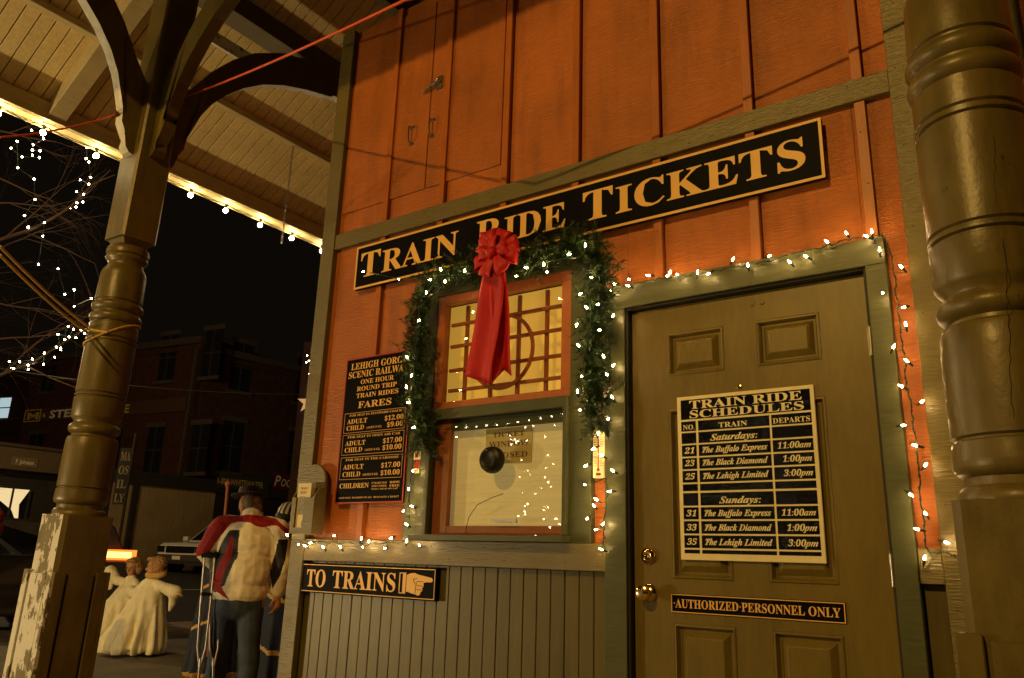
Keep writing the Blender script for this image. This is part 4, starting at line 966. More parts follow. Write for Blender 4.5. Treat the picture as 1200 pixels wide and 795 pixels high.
mb = MB(); yy0, yy1 = sY(8), sY(29); mb.poly([(SX + .06, yy0 - .9, zc1), (SX + .06, yy1, zc1), (SX + .06, yy1 - .25, zc1 - .5), (SX + .06, sY(22), zc0 + .65), (SX + .06, sY(19), zc0 + .65), (SX + .06, sY(12), zc1 - .7)]); mb.poly([(SX + .06, yy0, zc0 + .42), (SX + .06, yy1, zc0 + .42), (SX + .06, yy1, zc0 + .47), (SX + .06, yy0, zc0 + .47)])
mb.build('lit_display', M_litshop, f)
# signs beyond
t = thing('rafting_sign', 'dark board lettered 1-800-WHITEWATER across the street', 'sign', (SX, sY(275), 3))
za, zb = onX(275, 574, SX).z, onX(275, 557, SX).z
MB().box(SX + .16, SX + .22, sY(249), sY(308), za, zb).build('sign_board', mat('dark_green_board', (0.03, 0.04, 0.025), 0.6), t)
mb = MB(); put(mb, '1-800-WHITEWATER', sY(251, 565), sY(305, 565), za + (zb - za) * .25, (zb - za) * .42, lambda u, v: Vector((SX + .23, u, v)), 'sans', off=.01); mb.build('lettering', M_signyel, t)
t = thing('pocono_sign', 'dark red board lettered POCONO beside the booth corner', 'sign', (SX, sY(340), 3))
za, zb = onX(335, 575, SX).z, onX(335, 556, SX).z
MB().box(SX + .16, SX + .22, sY(314), sY(385), za, zb).build('sign_board', M_signred, t)
mb = MB(); u0_, u1_ = sY(318, 565), sY(352, 565); f3 = lambda u, v: Vector((SX + .23, u, v)); cp_ = (zb - za) * .55
put(mb, 'P', u0_, u0_ + (u1_ - u0_) * .2, za + (zb - za) * .2, cp_ * 1.15, f3, 'sans', off=.01, shear=.2); put(mb, 'OCONO', u0_ + (u1_ - u0_) * .22, u1_ + (u1_ - u0_) * .1, za + (zb - za) * .2, cp_ * .85, f3, 'sans', off=.01, shear=.2); mb.build('lettering', M_signwhite, t)
# vertical banner seen just past the left post
t = thing('street_banner', 'narrow vertical banner with white letters just past the left post', 'banner', at(147, 640, 16))
vA = at(147, 560, 16); zA, zB = at(147, 592, 16).z, at(147, 524, 16).z
D_ = Vector((RX.x, RX.y, 0)).normalized()
fb = lambda u, v: Vector((vA.x, vA.y, 0)) + D_ * u + Vector((0, 0, v))
mb = MB(); nb_ = Vector((-RF.x, -RF.y, 0)).normalized() * .03
mb.add([fb(u, z) + nb_ * k for z in (zA, zB) for k in (-1, -.1) for u in (-.19, .055)], [(0, 2, 3, 1), (4, 5, 7, 6), (0, 1, 5, 4), (2, 6, 7, 3), (0, 4, 6, 2), (1, 3, 7, 5)]); mb.build('banner_cloth', M_dkwood, t)
mb = MB(); g2 = lambda u, v: fb(u, v) + nb_ * .1
for k, s in enumerate(('MA', 'OS', 'IL', 'LY')): put(mb, s, -.16, .04, zB - .25 - k * .28, .17, g2, 'serif', off=.01)
mb.build('lettering', mat('grey_banner_letters', (.40, .36, .28), .6), t, kind='stuff')
MB().tube([fb(.075, -0.25), fb(.075, zB + .3)], .03, 8).build('banner_pole', M_dkwood, t)
# blue lit window and star at the booth corner
t = thing('church_tower', 'slim dark building whose tall blue lit window shows at the booth corner', 'building', at(362, 640, 26))
cA = at(366, 480, 26); zb0, zb1 = at(356, 520, 26).z, at(356, 448, 26).z
f4 = lambda u, o, z: Vector((cA.x, cA.y, 0)) + D_ * u + nb_ * (o / .03) + Vector((0, 0, z))
def fbx(nm, u0, u1, o0, o1, z0, z1, m, par): mb = MB(); mb.add([f4(u, o, z) for z in (z0, z1) for o in (o1, o0) for u in (u0, u1)], [(0, 2, 3, 1), (4, 5, 7, 6), (0, 1, 5, 4), (2, 6, 7, 3), (0, 4, 6, 2), (1, 3, 7, 5)]); return mb.build(nm, m, par)
fbx('wall', -.55, 3, -3, -.2, 0.4, zb1 + 1.5, M_brick2, t)
f = fbx('window', -.27, .6, -.19, -.1, zb0, zb1, M_litwin, t)
for k in range(1, 4): fbx('window_bar', -.3, .6, -.08, -.05, zb0 + (zb1 - zb0) * k / 4 - .03, zb0 + (zb1 - zb0) * k / 4 + .03, M_dkwood, f)
star = MB(); cS = at(361, 472, 25)
pts = []
for k in range(10):
    a = PI / 2 + k * PI / 5; r_ = .36 if k % 2 == 0 else .15; pts.append(cS + D_ * (r_ * math.cos(a)) + Vector((0, 0, r_ * math.sin(a))))
cF = cS + nb_ * 3; cB = cS - nb_ * 3
for k in range(10): star.poly([cF, pts[k], pts[(k + 1) % 10]]); star.poly([cB, pts[(k + 1) % 10], pts[k]])
tag(star.build('star_lantern', M_star), 'small amber star lantern glowing at the booth corner', 'lantern')
# ------------------------------------------------------------------ bare tree with lights
tree = thing('bare_tree', 'bare winter tree left of the porch wound with white lights', 'tree', (-8.6, -1.6, -0.25))
rt = random.Random(21); br = MB()
def grow(p, d, r, ln, lev):
    n = 5; pts = [p]; rs = [r]; dd = d.copy()
    for k in range(n):
        dd = (dd + Vector((rt.uniform(-1, 1), rt.uniform(-1, 1), rt.uniform(-.7, .7))) * .16).normalized(); pts.append(pts[-1] + dd * ln / n); rs.append(r * (1 - .6 * (k + 1) / n))
    br.tube(pts, rs, 7 if lev < 2 else 4, cap=False)
    if lev >= 5: return
    for k in range(3 if lev < 3 else 3):
        i = rt.randint(2, n); nd = (dd + Vector((rt.uniform(-1, 1), rt.uniform(-1, 1), rt.uniform(-.8, .8))) * .8).normalized()
        grow(pts[i], nd, rs[i] * .75, ln * rt.uniform(.6, .85), lev + 1)
trunk = MB(); tp = [Vector((-8.9, -2.2, -.25)), Vector((-8.85, -2.15, 1.2)), Vector((-8.8, -2.1, 2.6))]; trunk.tube(tp, [.22, .17, .15], 12)
trunk.build('trunk', M_bark, tree, smooth=True)
for d in ((.5, .9, .55), (.7, .6, .15), (.2, .8, 1.0), (.75, .75, .8), (.6, .9, -.05), (-.6, .2, .8), (.1, -.8, .8), (.45, 1.0, .3)):
    grow(tp[-1] + Vector((0, 0, rt.uniform(-.5, 0))), Vector(d).normalized(), .07, 1.5, 0)
br.build('branches', M_bark, tree, kind='stuff')
D0x = Vector((RX.x, RX.y, 0)).normalized()
TL = [(2,130),(26,137),(20,166),(13,174),(26,184),(39,170),(38,176),(47,177),(38,182),(46,185),(21,197),(40,210),(41,234),(29,253),(52,261),(33,267),(102,173),(101,186),(104,190),(106,208),(94,211),(104,216),(90,225),(98,228),(97,237),(90,238),(89,243),(82,244),(51,163),(37,153),(33,266),(50,277),(45,310),(68,315),(87,340),(76,345),(107,350),(87,359),(109,379),(117,384),(80,383),(86,386),(95,387),(105,387),(99,391),(68,392),(81,395),(89,396),(76,398),(66,407),(71,410),(52,414),(64,419),(71,408),(51,427),(38,421),(33,433),(23,424),(12,431),(16,432),(11,424),(4,437),(33,428)]
tb = MB().ball((0, 0, 0), .0085, 8).mesh('bulb', M_bulb2)
ts = thing('tree_light_string', 'white fairy lights wound through the bare tree branches', 'string lights', (-8, -0.5, 2))
tw = MB(); rr = random.Random(5)
P3 = []
for px, py in TL:
    p = at(px, py, 7.6 + rr.uniform(-.25, .25)); P3.append(p)
    o = link('bulb', tb, ts); o.location = Vector(o.location) + p
seq = [P3[i] for i in (0, 1, 29, 28, 5, 6, 7, 9, 4, 3, 2, 10, 11, 12, 13, 15, 14, 31, 32, 33, 35, 34, 37, 36)]
tw.tube(seq, .004, 4, cap=False); seq = [P3[i] for i in (16, 17, 18, 19, 21, 20, 23, 22, 24, 25, 26, 27)]; tw.tube(seq, .004, 4, cap=False)
seq = sorted(P3[38:], key=lambda v: v.dot(RX)); tw.tube(seq, .004, 4, cap=False)
for s_ in range(0, len(seq) - 1, 1): 
    a_ = seq[s_] + Vector((0, 0, .03)); 
br2 = MB(); mid = [at(-30, 452, 7.7), at(0, 440, 7.7), at(40, 424, 7.7), at(70, 405, 7.7), at(95, 389, 7.7), at(120, 380, 7.65)]; br2.tube(mid, [.018, .015, .012, .009, .007, .004], 6)
br2.tube([at(-30, 300, 7.8), at(0, 281, 7.7), at(40, 268, 7.7), at(80, 245, 7.7), at(110, 215, 7.7), at(135, 205, 7.7)], [.022, .018, .015, .011, .008, .004], 6)
tg = random.Random(77)
def fork(p, d, r, ln, lev):
    pts = [p]; rs = [r]; dd = d.copy()
    for k in range(5):
        dd = (dd + Vector((tg.uniform(-1, 1), tg.uniform(-1, 1), tg.uniform(-1, 1))) * .13).normalized(); pts.append(pts[-1] + dd * ln / 5); rs.append(r * (1 - .55 * (k + 1) / 5))
    q_ = pts[-1] - CAMP
    if q_.dot(RX) / q_.dot(RF) > -.50: return
    br2.tube(pts, rs, 4, cap=False)
    if lev:
        for i_ in (2, 3, 4, 5):
            if tg.random() < .8: fork(pts[i_], (dd + (D0x * tg.uniform(-1, 1) + Vector((0, 0, 1)) * tg.uniform(-1, 1) + RF * tg.uniform(-.5, .5)) * .75).normalized(), rs[i_] * .62, ln * tg.uniform(.55, .8), lev - 1)
for (px, py, a) in ((-20, 300, .5), (5, 280, .9), (30, 272, -.3), (60, 258, .8), (85, 240, .1), (-25, 200, -.4), (-25, 240, .2), (-20, 350, -.2), (-20, 400, .1), (0, 440, .7), (30, 428, -.5), (60, 412, .5), (-25, 150, -.1)):
    fork(at(px, py, 7.75), (D0x * math.cos(a) + Vector((0, 0, 1)) * math.sin(a)).normalized(), .011, .75, 3)
br2.build('limb', M_bark, tree, smooth=True); tw.build('light_wire', M_wire, ts)
# little cluster by the booth corner
ts2 = thing('far_light_cluster', 'small cluster of fairy lights high by the booth corner', 'string lights', at(360, 425, 12)); tw2 = MB(); pp = []
for px, py in ((360, 417), (362, 423), (359, 425), (364, 425), (362, 438), (366, 419)):
    p = at(px, py, 12); pp.append(p); o = link('bulb', tb, ts2); o.location = Vector(o.location) + p
tw2.tube(pp + [at(362, 470, 12), at(364, 640, 12)], .005, 4); tw2.build('light_wire', M_wire, ts2)

# lit shrub added out of view to mirror bulbs in the window glass
sh = thing('reflection_shrub', 'added off-view shrub covered in fairy lights in front of the porch', 'shrub', (-4.15, -5.6, -0.25)); rs_ = random.Random(9); sb = MB(); bulbs = []
for k in range(110):
    a = rs_.uniform(0, 2 * PI); z = rs_.uniform(.9, 2.7); r_ = .62 * rs_.uniform(.3, 1)
    tip = Vector((-4.15 + r_ * math.cos(a), -5.6 + r_ * math.sin(a), z)); sb.tube([(-4.15, -5.6, z - .2), tip], [.01, .003], 4, cap=False)
    if k < 75: bulbs.append(tip)
sb.tube([(-4.15, -5.6, -.25), (-4.15, -5.6, 2.6)], [.05, .01], 8); sb.tube([(-5.95, -5.45, -.25), (-5.95, -5.45, 2.82)], [.02, .02], 8); sb.build('twigs', M_bark, sh)
ls = thing('reflection_shrub_lights', 'fairy lights on the added off-view shrub in front of the porch', 'string lights', (-4.15, -5.6, 0))
for k in range(14): bulbs.append(Vector((-5.9 + k * .17, -5.45, 2.80 - .06 * math.sin(k * PI / 13))))
swag = MB(); swag.tube(bulbs[-14:], .003, 4); swag.build('light_wire', M_wire, ls)
for p in bulbs: o = link('bulb', tb, ls); o.location = Vector(o.location) + p
lc = thing('reflection_light_curtain', 'added off-view fairy lights hanging on wires between two thin poles in front of the porch', 'string lights', (-1.7, -6.2, -0.25))  # added out of view to put glints on the schedule board
cwm = MB()
for x_ in (-2.5, -.9): cwm.tube([(x_, -6.2, -.25), (x_, -6.2, 3.2)], .015, 6)
for k in range(9):
    x_ = -2.4 + k * .18; cwm.tube([(x_, -6.2, 3.1), (x_ + rs_.uniform(-.05, .05), -6.2, 1.0)], .002, 3)
    for q_ in range(6):
        o = link('bulb', tb, lc); o.location = Vector(o.location) + Vector((x_ + rs_.uniform(-.05, .05), -6.2 + rs_.uniform(-.05, .05), 1.1 + q_ * .36 + rs_.uniform(-.15, .15)))
cwm.tube([(-2.5, -6.2, 3.15), (-.9, -6.2, 3.12)], .004, 4); cwm.build('light_wire', M_wire, lc)
# ------------------------------------------------------------------ people
def bodymesh(name, prims, voxel, mats, parent, assign=None, smooth_it=3, disp=None):
    """prims: list of ('c',p0,p1,r0,r1) capsules or ('e',c,(rx,ry,rz),rot)"""
    mb = MB()
    for q in prims:
        if q[0] == 'c':
            p0, p1 = Vector(q[1]), Vector(q[2]); r0, r1 = q[3], q[4]; d = p1 - p0; L_ = max(d.length, 1e-4)
            prof = [(max(1e-4, r0 * math.cos(a)), r0 * math.sin(a)) for a in [-PI / 2 + PI / 2 * k / 4 for k in range(5)]]
            prof += [(max(1e-4, r1 * math.cos(a)), L_ + r1 * math.sin(a)) for a in [PI / 2 * k / 4 for k in range(5)]]
            mb.lathe(prof, 14, Matrix.Translation(p0) @ d.to_track_quat('Z', 'Y').to_matrix().to_4x4())
        else:
            mb.ball(q[1], q[2], 18, M=(q[3] if len(q) > 3 else None))
    me = mb.mesh(name + '_src', mats[0]); o = bpy.data.objects.new('tmp', me)
    r = o.modifiers.new('r', 'REMESH'); r.mode = 'VOXEL'; r.voxel_size = voxel
    s = o.modifiers.new('s', 'SMOOTH'); s.factor = .5; s.iterations = smooth_it
    m2 = evaluated_mesh(o); m2.name = name
    m2.materials.clear()
    for m in mats: m2.materials.append(m)
    if disp:
        cs_ = [Vector(tuple(v.co)) for v in m2.vertices]; ns_ = [Vector(tuple(v.normal)) for v in m2.vertices]
        fl = []
        for c_, n_ in zip(cs_, ns_): fl += tuple(disp(c_, n_))
        m2.vertices.foreach_set('co', fl)
    if assign:
        m2.polygons.foreach_set('material_index', [assign(p.center) for p in m2.polygons])
    m2.polygons.foreach_set('use_smooth', [True] * len(m2.polygons)); m2.update()
    ob = bpy.data.objects.new(name, m2); COL.objects.link(ob); ob.parent = parent
    return ob
def person_root(label, loc, rz, group=None, scale=1.0):
    o = thing('person', label, 'person', loc, group); o.rotation_euler = (0, 0, rz); o.scale = (scale,) * 3; return o
def hand(wr, d, palm_n, sc=1.0, curl=.5):
    """capsules of a hand from wrist wr pointing d"""
    d = Vector(d).normalized(); n = Vector(palm_n); n = (n - d * n.dot(d)).normalized(); s = d.cross(n)
    out = [('c', wr, wr + d * .075 * sc, .026 * sc, .034 * sc)]
    for k, (o_, l_) in enumerate(((-.026, .066), (-.009, .075), (.009, .070), (.026, .055))):
        b = wr + d * .085 * sc + s * o_ * sc; m = b + (d * (1 - curl * .4) + n * curl * .6).normalized() * l_ * .55 * sc; e = m + (d * (1 - curl) + n * curl * 1.3).normalized() * l_ * .5 * sc
        out += [('c', b, m, .0095 * sc, .009 * sc), ('c', m, e, .009 * sc, .008 * sc)]
    b = wr + d * .03 * sc - s * .028 * sc; m = b + (d * .6 - s * .7 + n * .3).normalized() * .04 * sc; out += [('c', b, m, .012 * sc, .010 * sc), ('c', m, m + (d * .9 + n * .5).normalized() * .03 * sc, .010 * sc, .009 * sc)]
    return out
def head(c, face, sc=1.0):
    f = Vector(face).normalized(); s = f.cross(Vector((0, 0, 1))).normalized(); u = s.cross(f)
    R_ = Matrix((s, f, u)).transposed().to_4x4(); P = lambda a, b, c_: c + (s * a + f * b + u * c_) * sc
    return [('e', P(0, -.01, .03), (.075 * sc, .095 * sc, .10 * sc), R_), ('e', P(0, .035, -.04), (.055 * sc, .055 * sc, .068 * sc), R_), ('c', P(0, .085, .01), P(0, .108, -.022), .010 * sc, .013 * sc),
            ('e', P(.078, -.01, 0), (.010 * sc, .020 * sc, .032 * sc), R_), ('e', P(-.078, -.01, 0), (.010 * sc, .020 * sc, .032 * sc), R_),
            ('e', P(0, .082, -.055), (.026 * sc, .014 * sc, .008 * sc), R_), ('e', P(0, .072, .035), (.05 * sc, .018 * sc, .010 * sc), R_)], P
def eyes(P, root, sc=1.0):
    mb = MB(); mb.ball(P(.030, .080, .012), .009 * sc, 8); mb.ball(P(-.030, .080, .012), .009 * sc, 8); o = mb.build('eyes', M_shoe); o.parent = root; return o
def cloth_noise(amp, sc, zf=1.0):
    def f(co_, n_):
        return co_ + n_ * amp * noise.noise(Vector((co_.x * sc, co_.y * sc, co_.z * sc * zf)))
    return f
# --- man in the cream and red ski jacket, back to the camera, on crutches
fwd = Vector((-4.2, 4.6, 0)).normalized()
mp = at(289, 651, 6.05); man = person_root('man seen from behind in a cream and red ski jacket leaning on crutches', (mp.x, mp.y, -0.25), math.atan2(fwd.y, fwd.x) - PI / 2, None, 1.025)
hd, P = head(Vector((-.03, .06, 1.565)), (-.85, .8, -.45))
elL, elR = Vector((-.285, .02, 1.245)), Vector((.280, -.02, 1.17)); haL, haR = Vector((-.215, .22, 1.12)), Vector((.245, .04, .945))
skin = hd + [('c', (0, .0, 1.38), (0, .045, 1.50), .06, .058), ('e', (0, 0, 1.18), (.17, .10, .27)), ('e', (0, 0, .92), (.155, .10, .13)),
    ('c', (-.17, 0, 1.40), elL, .05, .04), ('c', elL, haL, .04, .028), ('c', (.17, 0, 1.40), elR, .05, .04), ('c', elR, haR, .04, .028),
    ('c', (-.09, 0, .88), (-.10, .02, .48), .08, .055), ('c', (-.10, .02, .48), (-.105, -.02, .10), .052, .038), ('c', (-.105, -.02, .05), (-.105, .13, .035), .04, .032),
    ('c', (.09, 0, .88), (.10, .02, .48), .08, .055), ('c', (.10, .02, .48), (.105, -.02, .10), .052, .038), ('c', (.105, -.02, .05), (.105, .13, .035), .04, .032)]
skin += hand(haL, (.2, .8, -.35), (1, 0, -.2), curl=.9) + hand(haR, (.05, .1, -1), (-1, .3, 0), curl=.6)
bodymesh('body', skin, .008, [M_skin], man, smooth_it=2); eyes(P, man)
jk = [('e', (0, 0, 1.30), (.225, .150, .20)), ('e', (-.01, -.01, 1.12), (.215, .155, .24)), ('e', (-.02, 0, .97), (.215, .155, .125)), ('c', (-.16, 0, 1.43), (.16, 0, 1.43), .085, .085), ('c', (0, .0, 1.42), (0, .03, 1.515), .10, .082),
      ('c', (-.20, 0, 1.41), elL + Vector((0, 0, 0)), .095, .088), ('c', elL, haL - (haL - elL) * .1, .088, .062), ('c', (.20, 0, 1.41), elR, .092, .080), ('c', elR, haR - (haR - elR) * .12, .078, .055)]
def jfold(co_, n_):
    a = noise.noise(Vector((co_.x * 9, co_.y * 9, co_.z * 11))) * .008 + noise.noise(Vector((co_.x * 22, co_.y * 22, co_.z * 26))) * .0025
    co_ = co_ + n_ * a
    if co_.z < .895: co_.z = .895 - (.895 - co_.z) * .12
    return co_
RY_ = [(-.13, 1.50), (-.02, 1.515), (.10, 1.512), (.19, 1.495), (.29, 1.42), (.33, 1.33), (.30, 1.37), (.21, 1.445), (.17, 1.44), (.11, 1.425), (.06, 1.433), (.02, 1.455), (-.06, 1.462), (-.12, 1.448), (-.19, 1.35), (-.27, 1.215), (-.42, 1.19), (-.42, 1.36), (-.25, 1.52)]
BL_ = [(-.125, 1.395), (-.045, 1.40), (-.035, 1.20), (-.055, 1.17), (-.105, 1.01), (-.165, .955), (-.225, .975), (-.225, 1.17), (-.165, 1.31)]
RL_ = [(-.10, 1.36), (-.075, 1.33), (-.080, 1.20), (-.115, 1.10), (-.135, 1.01), (-.05, .90), (-.09, .925), (-.20, .985), (-.19, 1.08), (-.13, 1.25)]
BR_ = [(.235, 1.345), (.30, 1.345), (.30, 1.20), (.27, 1.08), (.215, .985), (.195, 1.08), (.195, 1.165), (.215, 1.21)]
def inpoly(x, z, P_):
    r = False; n = len(P_)
    for i in range(n):
        x1, z1 = P_[i]; x2, z2 = P_[(i + 1) % n]
        if (z1 > z) != (z2 > z) and x < (x2 - x1) * (z - z1) / (z2 - z1) + x1: r = not r
    return r
def jassign(c):
    x, y, z = c
    if inpoly(x, z, RY_): return 1
    if y < .09:
        if inpoly(x, z, RL_): return 1
        if inpoly(x, z, BL_) or inpoly(x, z, BR_): return 2
    elif z < 1.36 and abs(x) > .20 and abs(x) < .26: return 2
    if x > .325 and z < 1.15: return 1
    return 0
bodymesh('jacket', jk, .0062, [M_jwhite, M_jred, M_jblack], man, jassign, 3, jfold)
jn = [('e', (-.02, 0, .88), (.185, .135, .13)), ('c', (-.105, 0, .84), (-.120, .02, .46), .098, .076), ('c', (-.120, .02, .46), (-.125, -.015, .07), .074, .070), ('c', (.070, 0, .84), (.100, .02, .46), .098, .076), ('c', (.100, .02, .46), (.110, -.015, .07), .074, .070)]
bodymesh('jeans', jn, .011, [M_jeans], man, None, 2, lambda c, n: c + n * (.010 * noise.noise(Vector((c.x * 7, c.y * 7, c.z * 9)))))
bodymesh('shoes', [('c', (-.115, -.05, .045), (-.125, .16, .035), .055, .045), ('c', (.11, -.05, .045), (.125, .16, .035), .055, .045)], .01, [M_shoe], man)
bodymesh('hair', [('e', P(0, -.035, .035), (.080, .088, .090)), ('e', P(0, -.055, -.03), (.066, .05, .06))], .008, [mat('grey_brown_hair', (.13, .085, .06), .6, .3, 60)], man)
mb = MB(); hc = P(0, -.01, .085); Hm = Matrix.Translation(hc) @ Matrix.Rotation(-.12, 4, 'X') @ Matrix.Rotation(-.10, 4, 'Y')
mb.lathe([(.150, .012), (.148, .016), (.11, .006), (.092, .006), (.088, .05), (.080, .078), (.055, .086), (.001, .080)], 28, Hm @ Matrix.Diagonal((.92, 1.08, 1, 1))); o = mb.build('hat', mat('black_felt', (.022, .018, .016), .6), None, smooth=True); o.parent = man
mb = MB()
for k in range(22):
    a = 2 * PI * k / 22; mb.ball(Hm @ Vector((.088 * math.cos(a), .10 * math.sin(a), .022)), .0095, 6)
o = mb.build('hat_studs', M_signwhite, None); o.parent = man
# crutches held by the left arm: things of their own
def crutch(px0, px1, yb0, label, dep):
    tp_ = at(px0, 652, dep); bt = at(px1, yb0, dep - .25)
    k = (bt.z + .25) / max(.01, (tp_.z - bt.z)); foot = bt + (bt - tp_) * k
    t = thing('crutch', label, 'crutch', foot, 'crutches held by the man'); ax = (tp_ - foot).normalized(); sd = Vector((RX.x, RX.y, 0)).normalized(); Lc = (tp_ - foot).length
    mb = MB(); mb.tube([foot, foot + ax * Lc * .42], .011, 10); mb.build('shaft', M_alum, t, smooth=True)
    for s in (-1, 1):
        mb = MB(); mb.tube([foot + ax * Lc * .36, foot + ax * Lc * .48 + sd * s * .030, foot + ax * Lc * .7 + sd * s * .036, foot + ax * Lc * 1.0 + sd * s * .04], .0085, 8); mb.build('strut', M_alum, t, smooth=True)
    mb = MB(); mb.tube([foot + ax * Lc * .78 - sd * .04, foot + ax * Lc * .78 + sd * .04], .014, 8); mb.build('grip', M_dark, t, smooth=True)
    mb = MB(); mb.tube([foot + ax * Lc - sd * .06, foot + ax * Lc * 1.01, foot + ax * Lc + sd * .06], [.018, .02, .018], 10); mb.build('arm_pad', M_dark, t, smooth=True)
    MB().tube([foot, foot + ax * .05], [.018, .014], 10).build('rubber_tip', M_dark, t)
crutch(246, 233, 795, 'aluminium crutch, outer one of the pair under the man\'s left arm', 5.95)
crutch(253, 250, 795, 'aluminium crutch, inner one of the pair, against the man\'s jeans', 5.98)
# --- robed children
def robed_child(px, py, dep, hgt, face, arms, label, hair=M_blond, fat=1.0, halo=False, rz=0, trail=.12):
    p = at(px, py, dep); g = -0.25; s = hgt / 1.15
    t = person_root(label, (p.x, p.y, g), rz, 'children in angel robes', s)
    hd, P = head(Vector((0, .0, 1.03)), face, .92)
    (eL, hL, hLd), (eR, hR, hRd) = arms
    eL, hL, eR, hR = map(Vector, (eL, hL, eR, hR))
    sk = hd + [('c', (0, 0, .85), (0, 0, .98), .045, .042), ('e', (0, 0, .70), (.11, .075, .18)), ('c', (-.10, 0, .84), eL, .034, .028), ('c', eL, hL, .028, .020), ('c', (.10, 0, .84), eR, .034, .028), ('c', eR, hR, .028, .020),
        ('c', (-.06, 0, .60), (-.07, .02, .30), .06, .042), ('c', (-.07, .02, .30), (-.07, 0, .06), .04, .03), ('c', (-.07, 0, .035), (-.07, .10, .03), .03, .025), ('c', (.06, 0, .60), (.07, .02, .30), .06, .042), ('c', (.07, .02, .30), (.07, 0, .06), .04, .03), ('c', (.07, 0, .035), (.07, .10, .03), .03, .025)]
    sk += hand(hL, hLd, (0, 0, -1), .72, .3) + hand(hR, hRd, (0, 0, -1), .72, .3)
    bodymesh('body', sk, .008, [M_skin], t, smooth_it=2); eyes(P, t, .9)
    rb_ = [('c', (0, 0, .87), (0, 0, .60), .075, .15), ('c', (-.08, 0, .84), (.08, 0, .84), .06, .06)]
    for q_ in range(10):
        an = 2 * PI * q_ / 10; rb_.append(('c', (.06 * math.cos(an), .05 * math.sin(an), .72), (.27 * fat * math.cos(an) - trail, .24 * fat * math.sin(an), .10), .10, .09))
    rb_.append(('c', (0, 0, .65), (-trail, 0, .12), .12, .24 * fat))
    for e_, h_, sx in ((eL, hL, -1), (eR, hR, 1)):
        rb_ += [('c', (sx * .10, 0, .83), e_, .058, .062), ('c', e_, h_ - (h_ - e_) * .12, .062, .085)]
        hh_ = h_ - (h_ - e_) * .15; rb_ += [('c', hh_, hh_ + Vector((-.03 * sx, 0, -.20)), .062, .035)]
    def pleat(c, n):
        a = math.atan2(c.y, c.x); k = max(0, min(1, (.75 - c.z) / .5)); r_ = math.hypot(c.x, c.y)
        am = .034 * k * math.sin(a * 9 + 3.5 * noise.noise(Vector((math.cos(a) * 1.5, math.sin(a) * 1.5, c.z * 1.5)))) if r_ < .5 else 0
        c = c + n * am + n * .008 * noise.noise(Vector((c.x * 14, c.y * 14, c.z * 14)))
        c.z = max(c.z, .035); return c
    bodymesh('robe', rb_, .011, [M_robe], t, None, 3, pleat)
    bodymesh('hair', [('e', P(0, -.050, .045), (.104, .096, .092)), ('e', P(.05, -.06, -.02), (.070, .065, .08)), ('e', P(-.05, -.06, -.02), (.070, .065, .08)), ('e', P(0, .025, .105), (.080, .055, .03))], .007, [hair], t, None, 1, lambda c, n: c + n * .012 * noise.noise(c * 45))
    mb = MB(); mb.box(-.11, -.03, -.06, .12, 0, .05); mb.box(.03, .11, -.06, .12, 0, .05); o = mb.build('shoes', M_shoe, None, bevel=.015); o.parent = t
    return t, P
c1, P = robed_child(176, 700, 9.9, 1.18, (-1, -.55, -.1), (((-.25, .0, .70), (-.40, .08, .72), (-1, .2, .2)), ((.22, -.03, .80), (.42, -.02, .74), (1, -.1, -.1))), 'nearer robed child with sandy hair stretching one arm out to the right', fat=1.12, rz=.25, trail=.17)
mb = MB(); mb.tube([(.14 * math.cos(a) + .05, .10 * math.sin(a) , .95 + .02 * math.sin(a)) for a in [2 * PI * k / 20 for k in range(21)]], .035, 8); o = mb.build('gold_collar', M_goldcloth, None, smooth=True); o.parent = c1; o.scale = (.8, .8, 1)
c2, P = robed_child(150, 700, 10.5, 1.15, (.3, -1, -.2), (((-.20, -.05, .86), (-.36, -.05, .98), (-1, 0, .6)), ((.20, -.04, .68), (.26, -.14, .62), (.4, -1, 0))), 'smaller robed child behind, one arm raised toward the post', fat=1.15, rz=.2, trail=.27)
